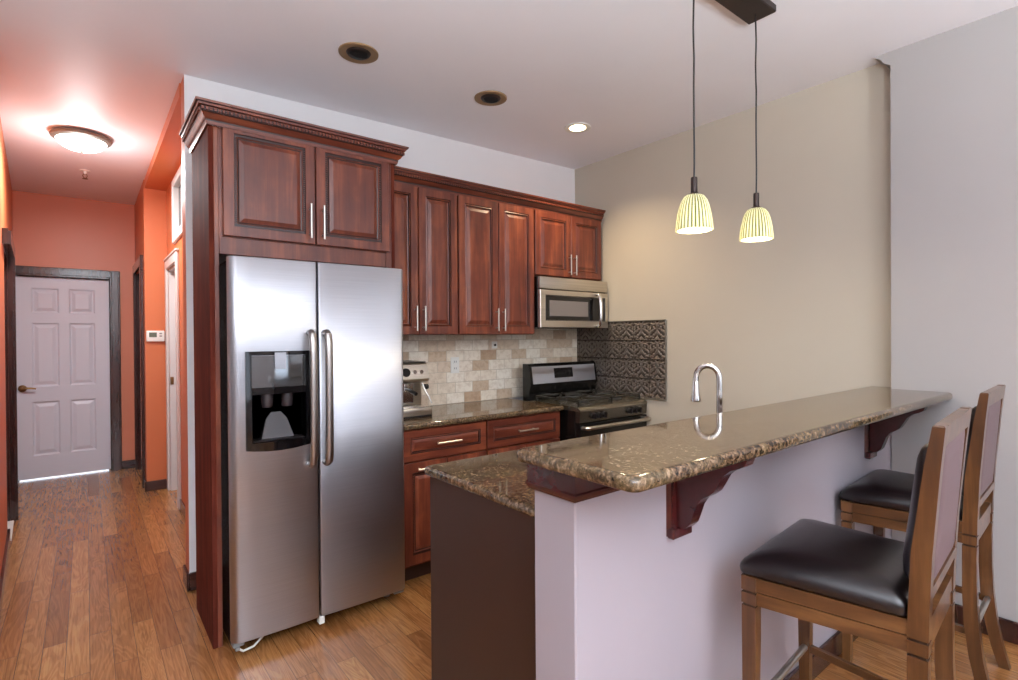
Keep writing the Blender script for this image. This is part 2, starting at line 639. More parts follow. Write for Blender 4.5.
def tag(o, label, cat, group=None):
    o['label'] = label
    o['category'] = cat
    if group:
        o['group'] = group
    return o


def struct_root(name, loc, label=None):
    o = bpy.data.objects.new(name, None)
    COL.objects.link(o)
    o.location = loc
    ORIG[o.name] = Vector(loc)
    o['kind'] = 'structure'
    if label:
        o['label'] = label
    return o


def structure(name, mb, mats, label=None, **kw):
    o = mb.build(name, mats, **kw)
    o['kind'] = 'structure'
    if label:
        o['label'] = label
    return o


def arc(cx, cy, r, a0, a1, n):
    return [(cx + r * math.cos(math.radians(a0 + (a1 - a0) * k / n)), cy + r * math.sin(math.radians(a0 + (a1 - a0) * k / n))) for k in range(n + 1)]


def rrect(x0, x1, y0, y1, r, n=5, corners=(1, 1, 1, 1)):
    """rounded rectangle, corners in order: (x1,y0) (x1,y1) (x0,y1) (x0,y0)"""
    pts = []
    for (cx, cy, a, on) in ((x1 - r, y0 + r, -90, corners[0]), (x1 - r, y1 - r, 0, corners[1]),
                            (x0 + r, y1 - r, 90, corners[2]), (x0 + r, y0 + r, 180, corners[3])):
        if on:
            pts += arc(cx, cy, r, a, a + 90, n)
        else:
            px = x1 if a in (-90, 0) else x0
            py = y0 if a in (-90, 180) else y1
            pts += [(px, py)] * 1
    return pts


# ------------------------------------------------------------------ setting: shell
CZ = 2.862      # ceiling
BY = 3.28       # kitchen back wall
RX = 3.37       # right wall
JX, JY = 3.27, 0.925   # wall that steps forward
HX = 0.437      # hall right face
HY = 7.08       # hall end wall

structure('floor', MB().box(-2.2, 3.6, REAR_Y - 0.2, 7.3, -0.08, 0.0), 'floor', 'orange brown oak strip floor running down the hall', smooth=False)
structure('ceiling', MB().box(-2.2, 3.6, REAR_Y - 0.2, 7.3, CZ, CZ + 0.1), 'ceiling_paint', 'white painted ceiling over kitchen and hall', smooth=False)
# kitchen back wall; its free end at the hall is orange
WB = 3.55       # far side of the kitchen wall
def wy(x):      # the kitchen wall is slightly out of square
    return 3.42 - (x - HX) * 0.043
mb = MB()
mb.prism([(HX, wy(HX)), (RX + 0.15, wy(RX + 0.15)), (RX + 0.15, WB), (HX, WB)], 'Z', 0, CZ)
bmesh.ops.recalc_face_normals(mb.bm, faces=mb.bm.faces[:])
for fc in mb.bm.faces:
    c = fc.calc_center_median()
    if c.x < HX + 1e-4 or c.y > WB - 1e-3:
        fc.material_index = 1
structure('wall_back', mb, ['white_paint', 'orange_paint'], 'white kitchen wall behind the cabinets', smooth=False)
structure('wall_right', MB().box(RX, RX + 0.15, JY - 0.02, BY + 0.05, 0, CZ), 'cream_paint', 'cream wall beside the stove', smooth=False)
# stepped-forward wall with a small plaster cove at the ceiling
mb = MB()
flare = [(REAR_Y, 0.0), (JY, 0.0), (JY, CZ - 0.072)] + [(JY + 0.006 + 0.064 * k / 6 + 0.006 * math.sin(k * 1.05), CZ - 0.066 + 0.058 * k / 6) for k in range(7)] + [(JY + 0.072, CZ), (REAR_Y, CZ)]
mb.prism(flare, 'X', JX, RX + 0.15)
structure('wall_side', mb, 'jut_paint', 'off white wall stepping forward beside the bar stools')
# living room walls behind the camera
mb = MB()
mb.box(-1.9, -1.75, REAR_Y, 3.45, 0, CZ)
structure('wall_left', mb, 'living_paint', smooth=False)
structure('wall_passage', MB().box(-1.9, -0.47, 3.45, 3.6, 0, CZ), 'white_paint', smooth=False)
mb = MB()
xs = [-1.9, WINS[0][0], WINS[0][1], WINS[1][0], WINS[1][1], RX + 0.15]
for i in range(5):
    if i in (1, 3):
        mb.box(xs[i], xs[i + 1], REAR_Y - 0.16, REAR_Y, 0, 0.45)
        mb.box(xs[i], xs[i + 1], REAR_Y - 0.16, REAR_Y, 2.45, CZ)
    else:
        mb.box(xs[i], xs[i + 1], REAR_Y - 0.16, REAR_Y, 0, CZ)
structure('wall_rear', mb, 'living_paint', smooth=False)
for k, (a, b) in enumerate(WINS):
    w = struct_root('window_%d' % (k + 1), ((a + b) / 2, REAR_Y, 0.45))
    fr = MB()
    fr.box(a, a + 0.05, REAR_Y - 0.08, REAR_Y - 0.03, 0.45, 2.45)
    fr.box(b - 0.05, b, REAR_Y - 0.08, REAR_Y - 0.03, 0.45, 2.45)
    for z in (0.45, 1.43, 2.40):
        fr.box(a + 0.05, b - 0.05, REAR_Y - 0.08, REAR_Y - 0.03, z, z + 0.05)
    fr.build('window_frame', 'white_trim', w)
    MB().box(a + 0.05, b - 0.05, REAR_Y - 0.058, REAR_Y - 0.052, 0.5, 2.40).build('pane', 'clear_glass', w, smooth=False)

# hall: left wall (slightly out of square), with a cased doorway
def lw(y):      # x of the left wall face at depth y
    return -0.47 - (y - 5.6) * 0.055
DY0, DY1 = 5.05, 5.60
mb = MB()
def lwseg(y0, y1, z0, z1, t=0.14, off=0.0):
    mb.loft([[(lw(y0) + off, y0, z0), (lw(y1) + off, y1, z0), (lw(y1) - t, y1, z0), (lw(y0) - t, y0, z0)],
             [(lw(y0) + off, y0, z1), (lw(y1) + off, y1, z1), (lw(y1) - t, y1, z1), (lw(y0) - t, y0, z1)]])
lwseg(3.45, DY0, 0, CZ)
lwseg(DY1, HY + 0.1, 0, CZ)
lwseg(DY0, DY1, 2.03, CZ)
structure('wall_hall_left', mb, 'orange_paint', 'orange left wall of the hall', smooth=False)
d = struct_root('door_3', (lw(5.1), 5.1, 0), 'dark cased doorway at the left edge of the hall')
mb = MB()
for (y0, y1, z0, z1) in ((DY1, DY1 + 0.10, 0, 2.13), (DY0 - 0.30, DY1, 2.03, 2.13)):
    lwseg(y0, y1, z0, z1, -0.001, 0.032)
    lwseg(y0 + 0.012, y1 - 0.012, z0, z1 - 0.012, -0.03, 0.045)
mb.build('casing', 'dark_trim', d)
mb = MB()
lwseg(DY1 - 0.02, DY1, 0, 2.03, 0.14, 0.0)
lwseg(DY0, DY0 + 0.02, 0, 2.03, 0.14, 0.0)
lwseg(DY0 + 0.02, DY1 - 0.02, 2.01, 2.03, 0.14, 0.0)
mb.build('jamb', 'dark_trim', d)
mb = MB()
lwseg(DY0 + 0.02, DY1 - 0.02, 0.012, 2.01, 0.14, -0.10)
mb.build('leaf', 'red_door', d)
mb = MB()
lwseg(DY0 + 0.02, DY1 - 0.02, 0.0, 0.012, 0.10, 0.02)
mb.build('threshold', 'marble', d)
mb = MB()
lwseg(3.45, DY0, 0, 0.09, -0.001, 0.015)
lwseg(DY1 + 0.10, HY, 0, 0.09, -0.001, 0.015)
structure('baseboard_left', mb, 'dark_trim_x', smooth=False)

# hall end wall with the white six-panel door
EX0, EX1 = -0.545, 0.195        # door leaf
DZ = 2.03
mb = MB()
mb.box(-0.75, EX0 - 0.01, HY, HY + 0.12, 0, CZ)
mb.box(EX1 + 0.01, 0.75, HY, HY + 0.12, 0, CZ)
mb.box(EX0 - 0.01, EX1 + 0.01, HY, HY + 0.12, DZ + 0.01, CZ)
structure('wall_hall_end', mb, 'coral_paint', 'coral wall at the end of the hall', smooth=False)
d = struct_root('door_1', ((EX0 + EX1) / 2, HY, 0), 'white six panel door at the end of the hall')
w = EX1 - EX0
xs = [EX0, EX0 + 0.12, EX0 + 0.12 + (w - 0.36) / 2 + 0.02, EX0 + 0.24 + (w - 0.36) / 2 - 0.02, EX1 - 0.12, EX1]
zs = [0.014, 0.24, 0.78, 0.93, 1.57, 1.67, 1.92, DZ]
cells = {(i, j) for i in (1, 3) for j in (1, 3, 5)}
MB().slab(xs, zs, cells, HY + 0.025, 0.035, [(0.004, 0.006, 0), (0.014, 0.014, 0), (0.022, 0.014, 0), (0.052, 0.002, 0)]).build('leaf', 'door_white', d, angle=0.12)
mb = MB()
for (x0, x1, z0, z1) in ((EX0 - 0.10, EX0 - 0.004, 0, DZ + 0.10), (EX1 + 0.004, EX1 + 0.095, 0, DZ + 0.10), (EX0 - 0.004, EX1 + 0.004, DZ + 0.004, DZ + 0.10)):
    mb.box(x0, x1, HY - 0.022, HY + 0.12, z0, z1, 0.006)
mb.box(EX1 + 0.02, EX1 + 0.08, HY - 0.03, HY - 0.02, 0, DZ + 0.085, 0.004)
mb.box(EX0 - 0.004, EX1 + 0.02, HY - 0.03, HY - 0.02, DZ + 0.025, DZ + 0.085, 0.004)
mb.build('casing', 'dark_trim', d)
mb = MB()
mb.lathe([(0.0, 0), (0.032, 0), (0.034, -0.006), (0.026, -0.014), (0.012, -0.016), (0.012, -0.05), (0.0, -0.05)], (-0.497, HY + 0.025, 0.92), 20, 'Y')
mb.tube([(-0.497, HY - 0.028, 0.92), (-0.47, HY - 0.032, 0.925), (-0.43, HY - 0.03, 0.922), (-0.395, HY - 0.026, 0.915)], [0.012, 0.011, 0.009, 0.008], 10)
mb.build('lever_handle', 'brass', d)
mb = MB()
mb.box(EX0 - 0.01, EX0 + 0.015, HY + 0.061, HY + 0.09, 0, DZ + 0.01)
mb.box(EX1 - 0.015, EX1 + 0.01, HY + 0.061, HY + 0.09, 0, DZ + 0.01)
mb.box(EX0 + 0.015, EX1 - 0.015, HY + 0.061, HY + 0.09, DZ - 0.015, DZ + 0.01)
mb.build('door_stop', 'dark_trim', d)
structure('baseboard_end', MB().box(EX1 + 0.095, 0.425, HY - 0.015, HY, 0, 0.09, 0.004), 'dark_trim_x')

# hall right side: far stretch, recess with soffit, recess wall
RW = 0.60       # recess wall
FY = 5.90       # face that ends the recess
mb = MB()
mb.box(0.425, RW + 0.15, FY, 6.14, 0, CZ)
mb.box(0.425, RW + 0.15, 6.95, HY, 0, CZ)
mb.box(0.425, RW + 0.15, 6.14, 6.95, 2.10, CZ)
structure('wall_hall_right', mb, 'orange_paint', 'orange wall end carrying the thermostat', smooth=False)
d = struct_root('door_4', (0.425, 6.5, 0), 'dark cased doorway in the far hall wall')
mb = MB()
for (y0, y1, z0, z1) in ((6.04, 6.14, 0, 2.19), (6.95, 7.05, 0, 2.19), (6.14, 6.95, 2.10, 2.19)):
    mb.box(0.400, 0.426, y0, y1, z0, z1, 0.004)
mb.box(0.425, RW, 6.14, 6.16, 0, 2.10)
mb.box(0.425, RW, 6.93, 6.95, 0, 2.10)
mb.build('casing', 'dark_trim', d)
MB().box(0.50, 0.54, 6.16, 6.93, 0.01, 2.10).build('leaf', 'red_door', d)
structure('beam', MB().box(0.430, RW + 0.15, WB, FY, 2.785, CZ), 'orange_paint', 'orange soffit along the hall recess', smooth=False)
WD0, WD1 = 5.16, 5.80           # white cased door in the recess wall
mb = MB()
mb.box(RW, RW + 0.12, WB, WD0, 0, 2.16)
mb.box(RW, RW + 0.12, WD1, FY, 0, 2.16)
mb.box(RW, RW + 0.12, WD0, WD1, 2.04, 2.16)
mb.box(RW, RW + 0.12, WB, FY, 2.16, 2.25)
mb.box(RW, RW + 0.12, WB, 4.74, 2.25, 2.785)
mb.box(RW, RW + 0.12, 5.30, FY, 2.25, 2.785)
mb.box(RW, RW + 0.12, 4.74, 5.30, 2.70, 2.785)
structure('wall_recess', mb, 'orange_paint', 'orange recessed hall wall with a white cased door', smooth=False)
d = struct_root('door_2', (RW, 5.48, 0), 'white cased door in the recessed hall wall')
mb = MB()
for (y0, y1, z0, z1) in ((WD0 - 0.08, WD0, 0, 2.12), (WD1, WD1 + 0.08, 0, 2.12), (WD0, WD1, 2.04, 2.12)):
    mb.box(RW - 0.022, RW, y0, y1, z0, z1, 0.005)
mb.box(RW - 0.03, RW, WD0 - 0.09, WD1 + 0.09, 2.12, 2.14, 0.004)
mb.box(RW, RW + 0.12, WD0, WD0 + 0.02, 0, 2.04)
mb.box(RW, RW + 0.12, WD1 - 0.02, WD1, 0, 2.04)
mb.box(RW, RW + 0.12, WD0 + 0.02, WD1 - 0.02, 2.02, 2.04)
mb.build('casing', 'white_trim', d)
MB().box(RW + 0.07, RW + 0.105, WD0 + 0.02, WD1 - 0.02, 0.01, 2.02, 0.002).build('leaf', 'door_white', d)
MB().box(RW + 0.004, RW + 0.03, WD1 - 0.024, WD1 - 0.0205, 0.98, 1.05).build('strike_plate', 'brass', d, smooth=False)
w4 = struct_root('window_3', (RW, 5.02, 2.25), 'small white framed transom window high in the recess')
mb = MB()
for (y0, y1, z0, z1) in ((4.70, 4.77, 2.21, 2.74), (5.27, 5.34, 2.21, 2.74), (4.77, 5.27, 2.21, 2.285), (4.77, 5.27, 2.68, 2.74)):
    mb.box(RW - 0.02, RW + 0.05, y0, y1, z0, z1, 0.005)
mb.build('window_frame', 'white_trim', w4)
MB().box(RW + 0.025, RW + 0.032, 4.77, 5.27, 2.285, 2.68).build('pane', 'grey_glass', w4, smooth=False)
mb = MB()
mb.box(0.41, RW - 0.022, FY - 0.014, FY, 0, 0.09, 0.004)
mb.box(0.411, 0.425, FY - 0.014, 6.04, 0, 0.09, 0.004)
mb.box(RW - 0.014, RW, WB, WD0 - 0.08, 0, 0.09, 0.004)
structure('baseboard_hall', mb, 'dark_trim_x')
mb = MB()
mb.box(HX - 0.014, HX, wy(HX) - 0.014, WB + 0.014, 0, 0.10, 0.004)
mb.box(HX, 0.50, wy(HX) - 0.018, wy(HX), 0, 0.10, 0.004)
mb.box(HX, RW - 0.02, WB, WB + 0.014, 0, 0.10, 0.004)
structure('baseboard_back', mb, 'dark_trim_x')
structure('baseboard_right', MB().box(JX - 0.016, JX, REAR_Y, 0.90, 0, 0.10, 0.005), 'dark_trim')

# half wall carrying the bar
PX0, PY0, PY1, PZ = 0.945, 0.93, 1.085, 1.0805
structure('wall_peninsula', MB().box(PX0, RX, PY0, PY1, 0, PZ, 0.004), 'pony_paint', 'white half wall under the raised granite bar')
mb = MB()
def trim_profile(o):
    return [(0.0, 0.990), (o * 0.6, 0.990), (o * 0.75, 0.996), (o, 1.002), (o, 1.008), (o * 0.8, 1.012), (o * 0.8, PZ), (0.0, PZ)]
loops = []
prof = trim_profile(0.016)
for q in ((RX - 0.12, PY0, 0, -1), (PX0, PY0, -1, -1), (PX0, PY1, -1, 1), (PX0 + 0.02, PY1, 0, 1)):
    loops.append([(q[0] + q[2] * o, q[1] + q[3] * o, z) for o, z in prof])
mb.loft(loops)
structure('trim_1', mb, 'mahogany', 'red mahogany band under the bar top')
mb = MB()
mb.box(PX0 - 0.014, JX, PY0 - 0.015, PY0, 0, 0.10, 0.004)
structure('baseboard_peninsula', mb, 'dark_trim_x')

# ------------------------------------------------------------------ cabinets
GL = 'cherry_glaze'
RINGS = [(0.003, 0.004, 1), (0.010, 0.001, 0), (0.014, 0.008, 1), (0.020, 0.010, 0), (0.042, 0.003, 0)]
def bar_pull(name, x, yf, z0, z1, parent, horiz=False, r=0.0055, mat='nickel'):
    mb = MB()
    L = z1 - z0
    yb = yf - 0.032
    if not horiz:
        mb.tube([(x, yb, z0), (x, yb, z1)], r, 10)
        for z in (z0 + L * 0.14, z1 - L * 0.14):
            mb.tube([(x, yf, z), (x, yb, z)], r * 0.8, 8)
    else:
        mb.tube([(z0, yb, x), (z1, yb, x)], r, 10)
        for z in (z0 + L * 0.14, z1 - L * 0.14):
            mb.tube([(z, yf, x), (z, yb, x)], r * 0.8, 8)
    return mb.build(name, mat, parent)


def rope(mb, axis, x, y, z, length, r=0.0035, pitch=0.0085):
    n = int(length / pitch)
    for k in range(n):
        c = k * pitch + pitch / 2
        h = pitch * 0.42
        if axis == 'Z':
            pts = [(x - r, z + c - h), (x + r, z + c - h + r), (x + r, z + c + h), (x - r, z + c + h - r)]
            mb.loft([[(p[0], y, p[1]) for p in pts], [(x + (p[0] - x) * 0.5, y - r, z + c + (p[1] - z - c) * 0.6) for p in pts]], False, True)
        else:
            pts = [(x + c - h, z - r), (x + c + h - r, z - r), (x + c + h, z + r), (x + c - h + r, z + r)]
            mb.loft([[(p[0], y, p[1]) for p in pts], [(x + c + (p[0] - x - c) * 0.6, y - r, z + (p[1] - z) * 0.5) for p in pts]], False, True)


def cab_door(parent, x0, x1, z0, z1, yf, stile=0.062, handle=None, ropes=False, mat='cherry'):
    xs = [x0, x0 + stile, x1 - stile, x1]
    zs = [z0, z0 + stile, z1 - stile, z1]
    rg = [(0.002, 0.004, 1), (0.013, 0.004, 1), (0.017, 0.008, 0), (0.023, 0.010, 1), (0.042, 0.003, 0)] if ropes else RINGS
    d = MB().slab(xs, zs, {(1, 1)}, yf, 0.02, rg).build('door', [mat, GL], parent, angle=0.12)
    if handle:
        bar_pull('handle', handle[0], yf, handle[1], handle[2], d)
    if ropes:
        for x in (x0 + stile + 0.0075, x1 - stile - 0.0075):
            mb = MB()
            rope(mb, 'Z', x, yf + 0.004, z0 + stile + 0.012, z1 - z0 - 2 * stile - 0.024, 0.0048, 0.0095)
            mb.build('rope_molding', mat, d, smooth=False)
    return d


CROWN = [(0.0, -0.092), (0.008, -0.092), (0.012, -0.078), (0.012, -0.070), (0.022, -0.062), (0.030, -0.048), (0.034, -0.044), (0.034, -0.024),
         (0.044, -0.021), (0.047, -0.012), (0.054, -0.010), (0.056, -0.002), (0.056, 0.0), (0.0, 0.0)]
def crown_mat(k):
    return 0
def crown(name, path, ztop, parent=None):
    """path: (x, y, dirx, diry) corner points with their outward mitre directions"""
    loops = [[(x + dx * o, y + dy * o, ztop + z) for o, z in CROWN] for x, y, dx, dy in path]
    mo = MB().loft(loops)
    for idx, fc in enumerate(mo.bm.faces):
        if idx < len(CROWN) * (len(path) - 1) and idx % len(CROWN) in (2, 5, 6, 9):
            fc.material_index = 1
    o_ = mo.build(name, ['cherry_x', GL], parent)
    mb = MB()
    for (x, y, dx, dy), (x2, y2, ex, ey) in zip(path[:-1], path[1:]):
        a = Vector((x + dx * 0.034, y + dy * 0.034))
        b = Vector((x2 + ex * 0.034, y2 + ey * 0.034))
        dr = (b - a)
        L = dr.length
        dr.normalize()
        nr = Vector((dr.y, -dr.x))
        if nr.dot(Vector((dx + ex, dy + ey))) < 0:
            nr = -nr
        n = int(L / 0.0165)
        for k in range(n):
            p = a + dr * (k * 0.0165 + 0.002)
            q = p + dr * 0.0100
            z0, z1 = ztop - 0.041, ztop - 0.027
            lo = [(p.x, p.y, z0), (q.x, q.y, z0), (q.x, q.y, z1), (p.x, p.y, z1)]
            hi = [(c[0] + nr.x * 0.008, c[1] + nr.y * 0.008, c[2]) for c in lo]
            mb.loft([lo, hi], False, True)
    return o_, mb


# tall surround over the refrigerator
TX0, TX1, TF, TB = 0.435, 1.345, 2.72, BY - 0.004
tc_ = thing('refrigerator_cabinet', 'tall cherry cabinet surround with two doors above the steel refrigerator', 'cabinet', (0.89, 2.9, 0))
mb = MB()
mb.box(TX0, TX0 + 0.02, TF - 0.018, 3.165, 0, 2.36, 0.002)
mb.build('side_panel', 'cherry_side', tc_)
mb = MB()
mb.box(TX1 - 0.02, TX1, TF - 0.018, TB, 0, 2.36, 0.002)
mb.build('side_panel', 'cherry_side', tc_)
mb = MB()
mb.box(TX0 + 0.02, TX1 - 0.02, TF + 0.002, TB, 1.80, 2.36)
mb.build('body', 'cherry', tc_)
mb = MB()
mb.box(TX0 + 0.020, TX0 + 0.040, TF - 0.018, TF + 0.002, 0, 2.36, 0.002)
mb.box(TX1 - 0.056, TX1 - 0.02, TF - 0.018, TF + 0.002, 0, 2.36, 0.002)
mb.box(TX0 + 0.040, TX1 - 0.056, TF - 0.018, TF + 0.002, 1.785, 1.862, 0.002)
mb.box(TX0 + 0.040, TX1 - 0.056, TF - 0.014, TF + 0.002, 1.862, 2.36)
mb.build('face_frame', 'cherry', tc_)
DF = TF - 0.036
mb = None
cab_door(tc_, 0.490, 0.903, 1.868, 2.385, DF, 0.046, (0.874, 1.893, 2.062), True)
cab_door(tc_, 0.909, 1.305, 1.868, 2.385, DF, 0.046, (0.938, 1.893, 2.062), True)
o_, mb = crown('crown_molding', [(TX0, 3.165, -1, 0), (TX0, TF - 0.03, -1, -1), (TX1, TF - 0.03, 1, -1), (TX1, 2.95, 1, 0)], 2.447, tc_)
mb.build('rope_molding', 'cherry_x', o_, smooth=False)

# wall cabinets
UF = 2.97       # carcass front; doors in front of it
def wall_cabinet(name, label, x0, x1, z0, ztop, edges, hz):
    r = thing(name, label, 'cabinet', ((x0 + x1) / 2, 3.1, z0), 'cherry wall cabinets over the counter')
    MB().box(x0, x1, UF, BY - 0.004, z0, ztop, 0.001).build('body', 'cherry', r)
    (a, b), (c, d_) = edges
    cab_door(r, a, b, z0 + 0.004, ztop - 0.02, UF - 0.021, 0.050, (b - 0.026, hz - 0.01, hz + 0.145))
    cab_door(r, c, d_, z0 + 0.004, ztop - 0.02, UF - 0.021, 0.050, (c + 0.026, hz - 0.01, hz + 0.145))
    return r
wall_cabinet('wall_cabinet', 'tall two door cherry wall cabinet beside the refrigerator surround', 1.346, 1.922, 1.415, 2.36, ((1.350, 1.626), (1.632, 1.917)), 1.45)
wall_cabinet('wall_cabinet', 'middle tall two door cherry wall cabinet left of the microwave', 1.924, 2.592, 1.415, 2.36, ((1.930, 2.257), (2.263, 2.588)), 1.45)
wall_cabinet('wall_cabinet', 'short two door cherry wall cabinet above the microwave', 2.594, 3.328, 1.855, 2.36, ((2.602, 2.968), (2.974, 3.322)), 1.885)
cr, mb = crown('crown_molding', [(1.405, UF - 0.006, 0, -1), (3.332, UF - 0.006, 0, -1)], 2.426)
tag(cr, 'long cherry crown molding along the top of the wall cabinets', 'molding')
mb.build('rope_molding', 'cherry_x', cr, smooth=False)

# base cabinets along the back wall
BF = 2.70
def base_cabinet(label, x0, x1):
    r = thing('base_cabinet', label, 'cabinet', ((x0 + x1) / 2, 3.0, 0), 'cherry base cabinets under the counter')
    MB().box(x0, x1, BF, BY - 0.004, 0.10, 0.882).build('body', 'cherry', r)
    MB().box(x0, x1, BF + 0.06, BY - 0.004, 0.0, 0.10).build('toe_kick', 'brown_panel', r)
    yf = BF - 0.021
    g = 0.004
    a, b = x0 + g, x1 - g
    xs = [a, a + 0.045, b - 0.045, b]
    zs = [0.70, 0.742, 0.833, 0.875]
    d = MB().slab(xs, zs, {(1, 1)}, yf, 0.02, [(0.004, 0.004, 1), (0.008, 0.001, 0), (0.013, 0.006, 1), (0.028, 0.002, 0)]).build('drawer', ['cherry_x', GL], r, angle=0.12)
    c = (a + b) / 2
    bar_pull('handle', 0.787, yf, c - 0.083, c + 0.083, d, True)
    m = (a + b) / 2
    for (p, q) in ((a, m - 0.002), (m + 0.002, b)):
        dd = cab_door(r, p, q, 0.115, 0.69, yf, 0.055, None, True)
        bar_pull('handle', 0.655, yf, (p + q) / 2 - 0.062, (p + q) / 2 + 0.062, dd, True)
    return r
base_cabinet('cherry base cabinet with one wide drawer beside the refrigerator', 1.370, 1.950)
base_cabinet('cherry base cabinet with one wide drawer beside the stove', 1.952, 2.585)


def counter(name, label, x0, x1, y0, y1, ztop, r=0.03, corners=(0, 0, 0, 0), edges=(1, 1, 1, 1), th=0.033, cut=None):
    """granite slab with an eased ogee edge; edges = (x1, y1, x0, y0) sides that carry the profile"""
    prof = [(0.010, -th), (0.003, -th + 0.003), (0.0, -th + 0.010), (0.0, -0.012), (0.002, -0.007), (0.006, -0.003), (0.010, -0.001), (0.014, 0.0), (0.018, 0.0), (0.024, 0.0)]
    loops = []
    for ins, dz in prof:
        a, b = x0 + ins * edges[2], x1 - ins * edges[0]
        c, d = y0 + ins * edges[3], y1 - ins * edges[1]
        loops.append([(p[0], p[1], ztop + dz) for p in rrect(a, b, c, d, max(r - ins * 0.6, 0.004), 5, corners)])
    o = MB().loft(loops).build(name, 'granite', None, angle=0.9)
    return tag(o, label, 'countertop')
counter('granite_countertop', 'speckled granite worktop between refrigerator and stove', 1.365, 2.588, 2.652, BY - 0.004, 0.917, 0.02, (0, 0, 0, 0), (0, 0, 0, 1))
counter('granite_countertop', 'lower granite worktop of the peninsula beside the raised bar', 0.984, RX - 0.003, PY1 + 0.002, 1.768, 0.917, 0.025, (0, 0, 1, 0), (0, 1, 1, 0))

# raised bar top, notched round the stepped wall
BX0, BYF, BYB, BZ = 0.850, 0.670, 1.055, 1.116
def bar_outline(ins):
    r = max(0.022 - ins * 0.5, 0.006)
    a, c, d = BX0 + ins, BYF + ins, BYB - ins
    pts = []
    pts += arc(a + r, d - r, r, 90, 180, 5)
    pts += arc(a + r, c + r, r, 180, 270, 5)
    e = JX - 0.004
    pts += arc(e - r, c + r, r, 270, 360, 5)
    pts += [(e, JY + 0.004), (RX - 0.004, JY + 0.004), (RX - 0.004, d)]
    return pts
prof = [(0.010, -0.034), (0.003, -0.031), (0.0, -0.024), (0.0, -0.012), (0.002, -0.007), (0.006, -0.003), (0.010, -0.001), (0.014, 0.0), (0.018, 0.0), (0.024, 0.0)]
o = MB().loft([[(p[0], p[1], BZ + dz) for p in bar_outline(i)] for i, dz in prof]).build('granite_bar_top', 'granite', None, angle=0.9)
tag(o, 'raised polished granite bar top on the white half wall', 'countertop')

# peninsula base cabinet (doors face the stove)
pc = thing('peninsula_cabinet', 'dark brown end panel and cabinet under the lower granite worktop', 'cabinet', (2.1, 1.4, 0))
MB().box(0.998, 1.003 + 0.012, PY1 + 0.004, 1.735, 0, 0.883, 0.002).build('end_panel', 'brown_panel', pc)
MB().box(1.015, RX - 0.006, PY1 + 0.004, 1.715, 0.10, 0.883).build('body', 'cherry', pc, smooth=False)
MB().box(1.015, RX - 0.006, PY1 + 0.004, 1.66, 0.0, 0.10).build('toe_kick', 'brown_panel', pc, smooth=False)
nd = 5
for k in range(nd):
    a = 1.020 + k * (RX - 0.014 - 1.020) / nd
    b = 1.020 + (k + 1) * (RX - 0.014 - 1.020) / nd - 0.004
    d = MB().slab([a, a + 0.058, b - 0.058, b], [0.115, 0.175, 0.81, 0.87], {(1, 1)}, 1.736, 0.02, RINGS, face=1).build('door', ['cherry', GL], pc, angle=0.12)
    mb = MB()
    mb.tube([(b - 0.03, 1.768, 0.66), (b - 0.03, 1.768, 0.80)], 0.0055, 8)
    for z in (0.68, 0.78):
        mb.tube([(b - 0.03, 1.736, z), (b - 0.03, 1.768, z)], 0.0045, 8)
    mb.build('handle', 'nickel', d)

# backsplashes
o = MB().prism([(1.35, 0.9175), (RX - 0.012, 0.9175), (RX - 0.012, 1.4605), (2.594, 1.4605), (2.594, 1.4145), (1.35, 1.4145)], 'Y', BY - 0.0106, BY - 0.0006).build('tile_backsplash', 'tile', None, smooth=False)
tag(o, 'beige travertine tile backsplash under the wall cabinets', 'backsplash')
mb = MB()
mb.box(RX - 0.0106, RX - 0.0006, 2.366, BY - 0.011, 0.925, 1.511, 0.002)
ts = thing('tin_backsplash', 'dark pressed tin backsplash on the cream wall beside the stove', 'backsplash', (RX - 0.005, 2.8, 0.925))
mb.build('panel', 'tin', ts)
mb = MB()
mb.box(RX - 0.0146, RX - 0.0006, 2.355, 2.366, 0.915, 1.521, 0.002)
mb.box(RX - 0.0146, RX - 0.0006, 2.366, BY - 0.011, 1.511, 1.521, 0.002)
mb.box(RX - 0.0146, RX - 0.0006, 2.366, 2.56, 0.915, 0.925, 0.002)
mb.build('edge_trim', 'pewter', ts)

# ------------------------------------------------------------------ refrigerator
FX0, FX1, FF, FB = 0.487, 1.322, 2.555, 3.20
FZ0, FZ1 = 0.062, 1.762
fr = thing('refrigerator', 'stainless side by side refrigerator with black ice dispenser', 'refrigerator', (0.89, 2.85, 0))
mb = MB()
mb.box(FX0 + 0.004, FX1 - 0.006, FF + 0.064, FB, 0.035, FZ1 - 0.012, 0.003)
mb.build('body', 'black_metal', fr)
GX = 0.866


